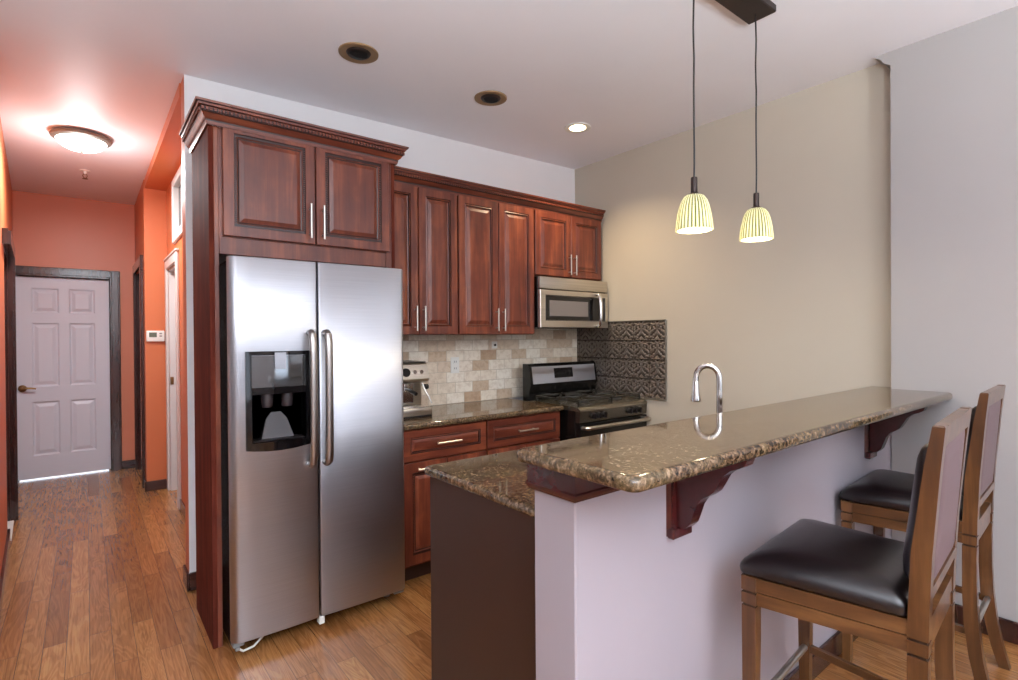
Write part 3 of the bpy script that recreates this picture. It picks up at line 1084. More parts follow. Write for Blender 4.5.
def fridge_door(x0, x1, rl, rr, hole=None):
    """door with rounded vertical edges, gently bowed face; hole = (xa, xb, za, zb) recess"""
    th = 0.058
    bow = 0.006
    def yb(x):
        u = (x - x0) / (x1 - x0) * 2 - 1
        return FF - bow * (1 - u * u)
    prof = [(x0, FF + th)]
    prof += [(x0 + rl - rl * math.cos(a), FF + rl - rl * math.sin(a)) for a in [math.pi / 2 * k / 6 for k in range(7)]]
    inner = [x0 + rl + (x1 - rr - x0 - rl) * k / 14 for k in range(1, 14)]
    if hole:
        inner = [x for x in inner if abs(x - hole[0]) > 0.012 and abs(x - hole[1]) > 0.012] + [hole[0], hole[1]]
        inner.sort()
    prof += [(x, yb(x)) for x in inner]
    prof += [(x1 - rr + rr * math.sin(a), FF + rr - rr * math.cos(a)) for a in [math.pi / 2 * k / 6 for k in range(7)]]
    prof += [(x1, FF + th)]
    zs = [FZ0, FZ0 + 0.004] + ([hole[2], hole[3]] if hole else []) + [FZ1 - 0.006, FZ1]
    mb = MB()
    rows = []
    for z in zs:
        ins = 0.004 if z in (zs[0], zs[-1]) else 0.0
        row = []
        for (x, y) in prof:
            yy = y + ins if y < FF + th - 1e-6 else y
            row.append(mb.v((x, yy, z)))
        rows.append(row)
    for i in range(len(zs) - 1):
        for j in range(len(prof) - 1):
            if hole and zs[i] == hole[2] and hole[0] - 1e-6 <= prof[j][0] and prof[j + 1][0] <= hole[1] + 1e-6:
                continue
            mb.f([rows[i][j], rows[i][j + 1], rows[i + 1][j + 1], rows[i + 1][j]])
        mb.f([rows[i][-1], rows[i][0], rows[i + 1][0], rows[i + 1][-1]])
    mb.f(rows[0])
    mb.f(rows[-1])
    return mb, yb


HOLE = (0.566, 0.806, 0.925, 1.320)
mb, yb = fridge_door(FX0, GX - 0.004, 0.036, 0.008, HOLE)
d1 = mb.build('door', 'steel', fr, label='narrow freezer door with the ice dispenser')
mb, _ = fridge_door(GX + 0.004, FX1, 0.008, 0.022)
d2 = mb.build('door', 'steel', fr, label='wide fresh food door')
def fridge_handle(x, parent):
    mb = MB()
    y0 = FF - 0.004
    pts = [(x, y0 + 0.004, 1.425), (x, y0 - 0.020, 1.428), (x, y0 - 0.040, 1.415), (x, y0 - 0.050, 1.385), (x, y0 - 0.053, 1.33)]
    pts += [(x, y0 - 0.055, 1.33 - 0.43 * k / 6) for k in range(1, 6)]
    pts += [(x, y0 - 0.053, 0.90), (x, y0 - 0.050, 0.85), (x, y0 - 0.040, 0.815), (x, y0 - 0.020, 0.802), (x, y0 + 0.004, 0.805)]
    mb.tube(pts, 0.0185, 14, squash=(1.0, 0.75))
    h = mb.build('handle', 'handle_steel', parent)
    return h
fridge_handle(0.826, d1)
fridge_handle(0.899, d2)

# dispenser set in the freezer door
ds = MB()
ya = FF - 0.016
x0, x1, z0, z1 = 0.545, 0.826, 0.905, 1.342
def bowed(x):
    u = (x - x0) / (x1 - x0) * 2 - 1
    return ya - 0.012 * (1 - u * u)
# bezel ring with openings for the display and the recess
cols = [x0, x0 + 0.024, x0 + 0.085, x0 + 0.140, x0 + 0.196, x1 - 0.024, x1]
rws = [z0, z0 + 0.030, 1.150, 1.178, z1 - 0.018, z1]
vg = {}
for i, x in enumerate(cols):
    for j, z in enumerate(rws):
        vg[i, j] = ds.v((x, bowed(x), z - (0.012 * (1 - ((x - x0) / (x1 - x0) * 2 - 1) ** 2) if j == 0 else 0)))
for i in range(len(cols) - 1):
    for j in range(len(rws) - 1):
        if 1 <= i <= 4 and j in (1, 3):
            continue
        ds.f([vg[i, j], vg[i + 1, j], vg[i + 1, j + 1], vg[i, j + 1]])
n_c, n_r = len(cols), len(rws)
per = [vg[i, 0] for i in range(n_c)] + [vg[n_c - 1, j] for j in range(1, n_r)] + [vg[i, n_r - 1] for i in range(n_c - 2, -1, -1)] + [vg[0, j] for j in range(n_r - 2, 0, -1)]
back = [ds.v((p.co.x, FF + 0.004, p.co.z)) for p in per]
for k in range(len(per)):
    ds.f([per[k], per[(k + 1) % len(per)], back[(k + 1) % len(per)], back[k]])
# inner returns of the recess opening and the recess shell
def shell(za, zb, depth, mi):
    xa, xb = cols[1], cols[5]
    yd = FF + depth
    fl = [ds.v((x, bowed(x), za)) for x in cols[1:6]]
    fu = [ds.v((x, bowed(x), zb)) for x in cols[1:6]]
    bl = [ds.v((x, yd, za)) for x in cols[1:6]]
    bu = [ds.v((x, yd, zb)) for x in cols[1:6]]
    for a in range(4):
        ds.f([fl[a], fl[a + 1], bl[a + 1], bl[a]], mi)
        ds.f([fu[a], fu[a + 1], bu[a + 1], bu[a]], mi)
        ds.f([bl[a], bl[a + 1], bu[a + 1], bu[a]], mi)
    ds.f([fl[0], fu[0], bu[0], bl[0]], mi)
    ds.f([fl[-1], fu[-1], bu[-1], bl[-1]], mi)
shell(rws[1], rws[2], 0.058, 0)
shell(rws[3], rws[4], 0.001, 0)
disp = ds.build('ice_dispenser', 'black_gloss', fr)
mb = MB()
px = cols[1:6]
lo = [mb.v((x, bowed(x) + 0.003, rws[3] + 0.002)) for x in px]
hi = [mb.v((x, bowed(x) + 0.003, rws[4] - 0.002)) for x in px]
for a in range(4):
    mb.f([lo[a], lo[a + 1], hi[a + 1], hi[a]])
mb.build('display_panel', 'smoked_mirror', disp)
MB().box(0.662, 0.712, FF - 0.0315, FF - 0.0285, 1.262, 1.336, 0.001).build('filter_badge', 'steel', disp)
for cx in (0.640, 0.728):
    MB().lathe([(0.024, 0.0), (0.027, -0.022), (0.022, -0.060), (0.017, -0.062), (0.0, -0.062)], (cx, FF + 0.018, 1.149), 16).build('chute', 'paddle_grey', disp)
mb = MB()
mb.loft([[(0.664, FF + 0.05, 1.06), (0.706, FF + 0.05, 1.06), (0.706, FF + 0.044, 1.06), (0.664, FF + 0.044, 1.06)],
         [(0.640, FF + 0.05, 1.03), (0.730, FF + 0.05, 1.03), (0.730, FF + 0.036, 1.03), (0.640, FF + 0.036, 1.03)],
         [(0.615, FF + 0.05, 0.945), (0.755, FF + 0.05, 0.945), (0.755, FF + 0.012, 0.945), (0.615, FF + 0.012, 0.945)]])
mb.build('paddle', 'paddle_grey', disp)
MB().box(0.575, 0.796, FF - 0.018, FF + 0.055, 0.937, 0.944, 0.002).build('drip_tray', 'black_plastic', disp)
# underside: feet, hinge, water line
for x in (FX0 + 0.05, FX1 - 0.06):
    for y in (FF + 0.12, FB - 0.08):
        MB().lathe([(0.0, 0.0), (0.02, 0.0), (0.02, 0.012), (0.010, 0.016), (0.010, 0.05), (0.0, 0.05)], (x, y, 0.0), 12).build('foot', 'grey_plastic', fr)
mb = MB()
mb.box(FX0 + 0.004, FX0 + 0.05, FF + 0.02, FF + 0.09, 0.040, 0.061, 0.002)
mb.box(FX0 + 0.012, FX0 + 0.03, FF + 0.005, FF + 0.05, 0.030, 0.042, 0.002)
mb.build('hinge', 'grey_plastic', fr)
MB().box(FX1 - 0.06, FX1 - 0.004, FF + 0.02, FF + 0.09, 0.040, 0.061, 0.002).build('hinge', 'grey_plastic', fr)
MB().box(GX - 0.004, GX + 0.022, FF + 0.002, FF + 0.04, 0.026, 0.062, 0.002).build('hinge', 'white_plastic', fr)
mb = MB()
mb.tube([(FX0 + 0.02, FF + 0.03, 0.034), (0.53, FF + 0.012, 0.020), (0.575, FF + 0.02, 0.022), (0.62, FF + 0.05, 0.038), (0.66, FF + 0.10, 0.05)], 0.005, 8)
mb.build('water_line', 'white_plastic', fr)

# ------------------------------------------------------------------ gas range
SX0, SX1, SF = 2.618, 3.354, 2.525
st = thing('gas_range', 'black and steel gas range beside the tin backsplash', 'stove', (2.97, 2.9, 0))
mb = MB()
mb.box(SX0, SX1, SF + 0.045, 3.125, 0.06, 0.885, 0.004)
mb.box(SX0 + 0.03, SX1 - 0.03, SF + 0.09, 3.20, 0.0, 0.06)
mb.build('body', 'black_metal', st)
# cooktop with rolled front lip
poly = [(SF + 0.05, 0.885), (3.05, 0.885), (3.05, 0.917), (SF + 0.07, 0.917), (SF + 0.03, 0.914), (SF + 0.008, 0.905), (SF - 0.002, 0.894), (SF - 0.002, 0.882), (SF + 0.05, 0.882)]
MB().prism(poly, 'X', SX0, SX1).build('cooktop', 'mid_steel', st)
# control panel
mb = MB()
mb.prism([(SF + 0.045, 0.806), (SF + 0.006, 0.806), (SF - 0.001, 0.881), (SF + 0.045, 0.881)], 'X', SX0 + 0.002, SX1 - 0.002)
cp = mb.build('control_panel', 'dark_steel', st)
for cx in (SX0 + 0.130, SX0 + 0.185, SX0 + 0.240, SX1 - 0.215, SX1 - 0.160, SX1 - 0.105):
    mb = MB()
    mb.lathe([(0.021, 0.004), (0.021, -0.006), (0.018, -0.020), (0.0, -0.020)], (cx, SF + 0.002, 0.846), 18, 'Y')
    mb.box(cx - 0.004, cx + 0.004, SF - 0.032, SF - 0.015, 0.826, 0.866, 0.002)
    mb.build('knob', 'black_plastic', cp)
mb = MB()
mb.slab([SX0 + 0.004, SX0 + 0.13, SX1 - 0.13, SX1 - 0.004], [0.26, 0.36, 0.62, 0.800], {(1, 1)}, SF, 0.045, [(0.008, 0.003, 0)])
od = mb.build('oven_door', 'black_metal', st)
MB().box(SX0 + 0.14, SX1 - 0.14, SF + 0.001, SF + 0.004, 0.37, 0.61).build('window', 'dark_glass', od, smooth=False)
mb = MB()
hy = SF - 0.052
mb.tube([(SX0 + 0.025, SF, 0.772), (SX0 + 0.025, hy + 0.012, 0.774), (SX0 + 0.04, hy, 0.775), (SX0 + 0.12, hy - 0.004, 0.776), (SX1 - 0.12, hy - 0.004, 0.776), (SX1 - 0.04, hy, 0.775), (SX1 - 0.025, hy + 0.012, 0.774), (SX1 - 0.025, SF, 0.772)], 0.0135, 12)
mb.build('handle', 'steel_warm', od)
MB().slab([SX0 + 0.004, SX1 - 0.004], [0.07, 0.25], set(), SF, 0.045, []).build('drawer', 'black_metal', st)
# backguard
bg = MB()
bg.prism([(3.125, 0.884), (3.05, 0.884), (3.05, 0.985), (3.04, 1.01), (3.032, 1.03), (3.052, 1.176), (3.068, 1.190), (3.125, 1.190)], 'X', SX0, SX1)
bgo = bg.build('backguard', 'black_metal', st)
def slant(z, off):
    return 3.035 + (z - 1.03) * (0.02 / 0.146) - off
mb = MB()
xa, xb = SX0 + 0.024, SX1 - 0.018
za, zb = 1.036, 1.170
def slab_slant(mb, xa, xb, za, zb, off0, off1):
    lo = [(xa, slant(za, off0), za), (xb, slant(za, off0), za), (xb, slant(zb, off0), zb), (xa, slant(zb, off0), zb)]
    hi = [(xa + 0.002, slant(za, off1), za + 0.002), (xb - 0.002, slant(za, off1), za + 0.002), (xb - 0.002, slant(zb, off1), zb - 0.002), (xa + 0.002, slant(zb, off1), zb - 0.002)]
    mb.loft([lo, hi])
slab_slant(mb, xa, xb, za, zb, -0.002, 0.004)
mb.build('console', 'steel', bgo)
mb = MB()
slab_slant(mb, 2.868, 3.075, 1.072, 1.152, 0.0, 0.006)
dsp = mb.build('clock_display', 'black_gloss', bgo)
# burners and grates
bpos = [(SX0 + 0.19, SF + 0.155), (SX0 + 0.19, SF + 0.375), (SX1 - 0.19, SF + 0.155), (SX1 - 0.19, SF + 0.375)]
for (x, y) in bpos:
    mb = MB()
    mb.lathe([(0.055, 0.0), (0.052, 0.008), (0.040, 0.010), (0.040, 0.018), (0.036, 0.024), (0.0, 0.025)], (x, y, 0.916), 24)
    mb.build('burner', 'cast_iron', st)
for (xa, xb) in ((SX0 + 0.035, SX0 + 0.355), (SX1 - 0.355, SX1 - 0.035)):
    mb = MB()
    y0, y1 = SF + 0.045, SF + 0.485
    z = 0.950
    for (p, q) in (((xa, y0), (xb, y0)), ((xb, y0), (xb, y1)), ((xb, y1), (xa, y1)), ((xa, y1), (xa, y0)), ((xa, (y0 + y1) / 2), (xb, (y0 + y1) / 2))):
        mb.tube([(p[0], p[1], z), (q[0], q[1], z)], 0.007, 8)
    for (x, y) in bpos:
        if xa < x < xb:
            for k in range(4):
                a = math.pi / 4 + k * math.pi / 2
                ca, sa = math.cos(a), math.sin(a)
                mb.tube([(x + ca * 0.165, y + sa * 0.13, z), (x + ca * 0.12, y + sa * 0.11, z + 0.012), (x + ca * 0.03, y + sa * 0.03, z + 0.010)], 0.006, 8)
    for x in (xa, xb):
        for y in (y0, y1):
            mb.tube([(x, y, 0.916), (x, y, z)], 0.007, 8)
    mb.build('grate', 'cast_iron', st)

# ------------------------------------------------------------------ microwave
MX0, MX1, MF, MZ0, MZ1 = 2.598, 3.340, 2.895, 1.462, 1.842
mw = thing('microwave', 'stainless over the range microwave under the short wall cabinet', 'microwave', (2.97, 3.1, MZ0))
MB().box(MX0, MX1, MF + 0.028, BY - 0.012, MZ0, MZ1, 0.003).build('body', 'black_metal', mw)
mb = MB()
mb.box(MX0, MX1, MF + 0.004, MF + 0.03, 1.752, MZ1, 0.006, 0, 2)
mb.build('vent_grille', 'steel_warm', mw)
mb = MB()
dx1 = 3.205
xs = [MX0, MX0 + 0.050, MX1 - 0.035, MX1]
zs = [MZ0 + 0.004, MZ0 + 0.055, 1.708, 1.746]
mb.slab(xs, zs, {(1, 1)}, MF, 0.027, [(0.004, 0.004, 1)], 0.004)
md = mb.build('door', ['steel_warm', 'black_gloss'], mw)
o = MB().box(MX0 + 0.055, MX1 - 0.040, MF + 0.0015, MF + 0.006, MZ0 + 0.060, 1.703, 0.001).build('glass', 'black_gloss', md)
MB().box(MX0 + 0.092, MX0 + 0.505, MF - 0.0005, MF + 0.002, MZ0 + 0.090, 1.668, 0.0008).build('window', 'mw_window', md)
mb = MB()
hx = MX1 - 0.145
mb.tube([(hx, MF + 0.001, 1.728), (hx, MF - 0.025, 1.732), (hx, MF - 0.042, 1.715), (hx, MF - 0.050, 1.66), (hx, MF - 0.052, 1.60), (hx, MF - 0.050, 1.54), (hx, MF - 0.042, 1.492), (hx, MF - 0.025, 1.478), (hx, MF + 0.001, 1.482)], 0.016, 12, squash=(1.0, 0.8))
mb.build('handle', 'chrome', md)

# ------------------------------------------------------------------ espresso machine
EX, EY = 1.502, 2.985
es = thing('espresso_machine', 'chrome espresso machine on the granite worktop beside the refrigerator', 'coffee machine', (EX, EY, 0.917))
def ebox(x0, x1, y0, y1, z0, z1, b=0.006):
    return MB().box(EX + x0, EX + x1, EY + y0, EY + y1, 0.917 + z0, 0.917 + z1, b, 0, 2)
ebox(-0.15, 0.15, -0.02, 0.15, 0.012, 0.32, 0.008).build('body', 'steel_warm', es)
mb = MB()
zz = 0.917
mb.prism([(EY + 0.15, zz + 0.20), (EY - 0.05, zz + 0.20), (EY - 0.105, zz + 0.215), (EY - 0.115, zz + 0.23), (EY - 0.085, zz + 0.315), (EY - 0.07, zz + 0.325), (EY + 0.15, zz + 0.325)], 'X', EX - 0.152, EX + 0.152)
hd = mb.build('head', 'steel_warm', es)
for k, x in enumerate((-0.10, -0.055, 0.055, 0.10)):
    MB().lathe([(0.0, -0.012), (0.012, -0.012), (0.013, 0.0), (0.013, 0.012)], (EX + x, EY - 0.100, zz + 0.272), 14, 'Y').build('button', 'chrome', hd)
MB().lathe([(0.0, -0.010), (0.024, -0.010), (0.027, -0.004), (0.027, 0.014)], (EX, EY - 0.102, zz + 0.270), 22, 'Y').build('pressure_gauge', 'black_plastic', hd)
MB().box(EX - 0.152, EX + 0.152, EY - 0.072, EY + 0.15, zz + 0.325, zz + 0.333, 0.002).build('top_tray', 'black_plastic', es)
MB().lathe([(0.034, 0.0), (0.034, -0.022), (0.030, -0.026), (0.030, -0.045), (0.024, -0.052), (0.0, -0.052)], (EX + 0.01, EY - 0.055, zz + 0.204), 22).build('group_head', 'chrome', es)
mb = MB()
mb.tube([(EX + 0.01, EY - 0.085, zz + 0.168), (EX + 0.01, EY - 0.12, zz + 0.166), (EX + 0.01, EY - 0.155, zz + 0.160), (EX + 0.01, EY - 0.205, zz + 0.150)], [0.008, 0.011, 0.013, 0.011], 10)
mb.build('portafilter_handle', 'black_plastic', es)
mb = MB()
mb.tube([(EX + 0.125, EY - 0.07, zz + 0.205), (EX + 0.130, EY - 0.085, zz + 0.17), (EX + 0.150, EY - 0.105, zz + 0.12), (EX + 0.168, EY - 0.115, zz + 0.075)], 0.0045, 8)
sw = mb.build('steam_wand', 'nickel', es)
mb = MB()
mb.lathe([(0.0, -0.014), (0.016, -0.010), (0.018, 0.0), (0.016, 0.012), (0.0, 0.016)], (EX + 0.158, EY - 0.06, zz + 0.175), 14, 'X')
mb.tube([(EX + 0.135, EY - 0.05, zz + 0.19), (EX + 0.158, EY - 0.06, zz + 0.175)], 0.006, 8)
mb.build('steam_knob', 'black_plastic', es)
ebox(-0.15, 0.15, -0.155, -0.02, 0.012, 0.058, 0.006).build('drip_tray', 'steel_warm', es)
ebox(-0.135, 0.135, -0.145, -0.03, 0.058, 0.064, 0.002).build('drip_grate', 'chrome', es)
ebox(-0.148, 0.148, -0.150, 0.148, 0.0, 0.012, 0.002).build('base', 'black_plastic', es)
MB().box(EX - 0.12, EX + 0.09, EY - 0.024, EY - 0.018, zz + 0.075, zz + 0.20, 0.002).build('splash_plate', 'chrome', es)

# outlets on the tile
ol = thing('wall_outlet', 'white electrical outlet on the tile above the granite worktop', 'outlet', (2.094, BY - 0.012, 1.196))
MB().box(2.058, 2.130, BY - 0.018, BY - 0.010, 1.138, 1.254, 0.003).build('cover_plate', 'white_plastic', ol)
for z in (1.172, 1.220):
    so = MB().box(2.078, 2.110, BY - 0.021, BY - 0.017, z - 0.017, z + 0.017, 0.004).build('socket', 'white_plastic', ol)
    for x in (2.087, 2.101):
        MB().box(x - 0.0015, x + 0.0015, BY - 0.0215, BY - 0.020, z - 0.006, z + 0.008).build('slot', 'black_plastic', so, smooth=False)
jb = thing('cable_jack', 'small square white jack on the tile above the worktop', 'jack', (2.455, BY - 0.012, 1.337))
MB().box(2.428, 2.482, BY - 0.017, BY - 0.010, 1.310, 1.364, 0.003).build('cover_plate', 'white_plastic', jb)
MB().lathe([(0.009, 0.0), (0.009, -0.008), (0.0, -0.008)], (2.455, BY - 0.017, 1.337), 14, 'Y').build('connector', 'dark_bronze', jb)

# ------------------------------------------------------------------ faucet on the lower worktop
fa = thing('faucet', 'chrome gooseneck pull down faucet behind the raised bar', 'faucet', (2.11, 1.215, 0.917))
fx, fy, fz = 2.11, 1.215, 0.917
MB().lathe([(0.0, 0.0), (0.030, 0.0), (0.030, 0.006), (0.024, 0.012), (0.022, 0.05), (0.018, 0.075), (0.0155, 0.09), (0.0, 0.09)], (fx, fy, fz), 20).build('base', 'chrome', fa)
mb = MB()
ax, ay = -0.42, 0.907   # direction of the spout
R_ = 0.047
pts = [(fx, fy, fz + 0.08), (fx, fy, fz + 0.20), (fx, fy, fz + 0.30)]
for k in range(1, 13):
    a = math.pi * k / 12
    q = R_ - R_ * math.cos(a)
    pts.append((fx + ax * q, fy + ay * q, fz + 0.30 + R_ * 1.12 * math.sin(a)))
pts.append((fx + ax * 2 * R_ * 1.02, fy + ay * 2 * R_ * 1.02, fz + 0.28))
mb.tube(pts, 0.0125, 14)
mb.build('neck', 'chrome', fa)
ex_, ey_ = fx + ax * 2 * R_ * 1.02, fy + ay * 2 * R_ * 1.02
MB().lathe([(0.0, 0.0), (0.013, 0.0), (0.0145, -0.012), (0.016, -0.05), (0.0205, -0.080), (0.0205, -0.088), (0.0, -0.088)], (ex_, ey_, fz + 0.285), 18).build('spray_head', 'chrome', fa)
mb = MB()
mb.tube([(fx + 0.018, fy, fz + 0.055), (fx + 0.05, fy - 0.004, fz + 0.065), (fx + 0.10, fy - 0.008, fz + 0.085)], [0.010, 0.008, 0.006], 10)
mb.build('lever', 'chrome', fa)

# ------------------------------------------------------------------ brackets under the bar
def bracket(x0, label):
    b = thing('bar_bracket', label, 'bracket', (x0 + 0.05, PY0, 0.81), 'mahogany brackets under the bar')
    zt = BZ - 0.0355
    mb = MB()
    poly = [(x0, PY0), (x0 + 0.008, PY0 - 0.012), (x0 + 0.030, PY0 - 0.014), (x0 + 0.036, PY0 - 0.018), (x0 + 0.064, PY0 - 0.018), (x0 + 0.070, PY0 - 0.014), (x0 + 0.092, PY0 - 0.012), (x0 + 0.100, PY0)]
    mb.loft([[(p[0], p[1], 0.812) for p in poly], [(p[0], p[1], 0.972) for p in poly]])
    mb.box(x0 + 0.002, x0 + 0.098, PY0 - 0.024, PY0, 0.806, 0.838, 0.004)
    mb.build('back_plate', 'mahogany', b)
    yw = PY0 - 0.016
    pr = [(yw, zt), (yw, 0.842), (yw - 0.016, 0.838), (yw - 0.030, 0.842), (yw - 0.044, 0.858), (yw - 0.054, 0.885), (yw - 0.064, 0.915), (yw - 0.080, 0.938),
          (yw - 0.102, 0.952), (yw - 0.118, 0.966), (yw - 0.132, 0.990), (yw - 0.146, 1.016), (yw - 0.166, 1.034), (yw - 0.190, 1.044), (yw - 0.206, 1.054), (yw - 0.212, 1.068), (yw - 0.212, zt)]
    mb = MB()
    xa, xb = x0 + 0.028, x0 + 0.072
    mb.prism(pr, 'X', xa, xb)
    mb.build('arm', 'mahogany', b)
    return b
bracket(1.322, 'carved mahogany bracket under the near end of the bar')
bracket(2.900, 'carved mahogany bracket under the wall end of the bar')

# ------------------------------------------------------------------ pendants
cn = MB().box(1.70, 2.405, 1.105, 1.232, CZ - 0.034, CZ - 0.0005, 0.004).build('light_canopy', 'dark_bronze')
tag(cn, 'long dark bronze ceiling canopy that carries the two pendants', 'canopy')
def pendant(x, y, ztop, label):
    p = thing('pendant_light', label, 'pendant light', (x, y, ztop - 0.15), 'pendants over the bar')
    zc = CZ - 0.034
    h = 0.142
    mb = MB()
    n = 14
    mb.tube([(x + 0.0012 * math.sin(k * 1.7), y + 0.001 * math.cos(k * 1.3) - 0.001, ztop + 0.06 + (zc - ztop - 0.06) * k / n) for k in range(n + 1)], 0.0035, 8)
    mb.build('cord', 'black_plastic', p)
    MB().lathe([(0.0, 0.064), (0.011, 0.064), (0.0125, 0.060), (0.0125, 0.005), (0.026, -0.004), (0.030, -0.012), (0.0, -0.012)], (x, y, ztop), 20).build('socket', 'dark_bronze', p)
    # ribbed bell
    prof = [(0.024, -0.004), (0.036, -0.011), (0.047, -0.027), (0.055, -0.050), (0.0615, -0.078), (0.066, -0.110), (0.069, -h)]
    ribs, seg = 30, 120
    loops = []
    def ring(r, hh, amp):
        return [(x + (r + amp * abs(math.sin(ribs * math.pi * k / seg))) * math.cos(2 * math.pi * k / seg),
                 y + (r + amp * abs(math.sin(ribs * math.pi * k / seg))) * math.sin(2 * math.pi * k / seg), ztop + hh) for k in range(seg)]
    for i, (r, hh) in enumerate(prof):
        loops.append(ring(r - 0.003, hh, 0.0045))
    loops.append(ring(0.067, -h - 0.001, 0.003))
    for r, hh in reversed(prof):
        loops.append(ring(r - 0.007, hh + 0.002 if hh > -h else hh, 0.002))
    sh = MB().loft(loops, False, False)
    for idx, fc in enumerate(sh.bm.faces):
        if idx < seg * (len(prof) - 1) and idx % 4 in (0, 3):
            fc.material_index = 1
    sh.build('shade', ['porcelain', 'porcelain_pleat_shadow'], p)
    MB().lathe([(0.0, -0.012), (0.014, -0.012), (0.014, -0.035), (0.026, -0.058), (0.031, -0.082), (0.027, -0.108), (0.013, -0.120), (0.0, -0.123)], (x, y, ztop), 20).build('bulb', 'bulb', p)
    l = bpy.data.lights.new('pendant_bulb_light', 'POINT')
    l.energy = 3.6
    l.color = (1.0, 0.86, 0.62)
    l.shadow_soft_size = 0.03
    lo = bpy.data.objects.new('pendant_bulb_light', l)
    lo.location = (x, y, ztop - 0.132)
    COL.objects.link(lo)
    return p
pendant(1.855, 1.17, 1.950, 'ribbed bell pendant hanging nearer the stove')
pendant(2.345, 1.17, 1.968, 'ribbed bell pendant hanging at the end of the canopy')

# ------------------------------------------------------------------ ceiling fittings
dl = thing('ceiling_light', 'lit frosted dome light on the hall ceiling', 'ceiling light', (-0.012, 4.88, CZ))
MB().lathe([(0.0, 0.0), (0.140, 0.0), (0.172, -0.012), (0.178, -0.022), (0.172, -0.034), (0.150, -0.046), (0.140, -0.046)], (-0.012, 4.88, CZ), 48).build('rim', 'pewter', dl)
MB().lathe([(0.148, -0.040), (0.140, -0.060), (0.118, -0.082), (0.085, -0.100), (0.045, -0.110), (0.0, -0.113)], (-0.012, 4.88, CZ), 40).build('glass_bowl', 'dome_glass', dl)
MB().lathe([(0.0, -0.110), (0.010, -0.112), (0.010, -0.120), (0.005, -0.128), (0.0, -0.130)], (-0.012, 4.88, CZ), 14).build('finial', 'pewter', dl)
area_light('hall_dome_light', (-0.012, 4.88, CZ - 0.135), (0, 0, 0), 0.26, 0.26, 26, (0.93, 0.97, 1.0)).data.shape = 'DISK'
d_ = bpy.data.lights.new('hall_dome_glow', 'POINT')
d_.energy = 8
d_.color = (0.95, 0.97, 1.0)
d_.shadow_soft_size = 0.10
lo = bpy.data.objects.new('hall_dome_glow', d_)
lo.location = (-0.012, 4.88, CZ - 0.30)
COL.objects.link(lo)
sk = thing('fire_sprinkler', 'small brass sprinkler head on the hall ceiling', 'sprinkler', (0.006, 5.88, CZ))
MB().lathe([(0.0, 0.0), (0.038, 0.0), (0.036, -0.006), (0.014, -0.010), (0.011, -0.03), (0.0, -0.03)], (0.006, 5.88, CZ), 20).build('body', 'white_plastic', sk)
mb = MB()
for s in (-1, 1):
    mb.tube([(0.006 + s * 0.010, 5.88, CZ - 0.03), (0.006 + s * 0.016, 5.88, CZ - 0.048), (0.006 + s * 0.004, 5.88, CZ - 0.068)], 0.003, 8)
mb.build('frame', 'brass', sk)
MB().lathe([(0.0, -0.066), (0.018, -0.068), (0.022, -0.072), (0.0, -0.074)], (0.006, 5.88, CZ), 14).build('deflector', 'brass', sk)

def recessed(x, y, label, lit, R_):
    r = thing('recessed_light', label, 'recessed light', (x, y, CZ), 'recessed ceiling spots')
    prof = [(R_, 0.0), (R_ * 0.99, -0.006), (R_ * 0.90, -0.008), (R_ * 0.62, -0.003), (R_ * 0.60, 0.0)]
    MB().lathe(prof, (x, y, CZ), 40).build('trim_ring', 'bronze' if not lit else 'white_plastic', r)
    if not lit:
        MB().lathe([(R_ * 0.62, -0.002), (R_ * 0.55, -0.010), (R_ * 0.46, -0.012)], (x, y, CZ), 32).build('eyeball', 'dark_bronze', r)
        MB().lathe([(R_ * 0.47, -0.0118), (R_ * 0.42, -0.004), (0.0, -0.001)], (x, y, CZ), 28).build('lamp_mouth', 'matte_black', r)
    else:
        MB().lathe([(R_ * 0.62, -0.004), (R_ * 0.50, -0.008), (0.0, -0.012)], (x, y, CZ), 28).build('lamp', 'halogen', r)
        l = bpy.data.lights.new('recessed_spot', 'SPOT')
        l.energy = 70
        l.color = (1.0, 0.80, 0.52)
        l.spot_size = math.radians(130)
        l.spot_blend = 0.9
        l.shadow_soft_size = 0.04
        o = bpy.data.objects.new('recessed_spot', l)
        o.location = (x, y, CZ - 0.02)
        COL.objects.link(o)
recessed(1.108, 2.617, 'unlit bronze recessed spot above the refrigerator', False, 0.100)
recessed(1.952, 2.618, 'unlit bronze recessed spot above the base cabinets', False, 0.100)
recessed(2.710, 2.618, 'lit recessed spot in front of the microwave', True, 0.092)

# thermostat
th = thing('thermostat', 'white wall thermostat on the orange wall end', 'thermostat', (0.505, FY, 1.46))
MB().box(0.432, 0.572, FY - 0.026, FY, 1.378, 1.478, 0.006, 0, 2).build('case', 'white_plastic', th)
MB().box(0.452, 0.512, FY - 0.028, FY - 0.025, 1.418, 1.462, 0.001).build('screen', 'lcd', th)
for z in (1.428, 1.452):
    MB().box(0.532, 0.552, FY - 0.029, FY - 0.025, z - 0.006, z + 0.006, 0.001).build('button', 'grey_plastic', th)

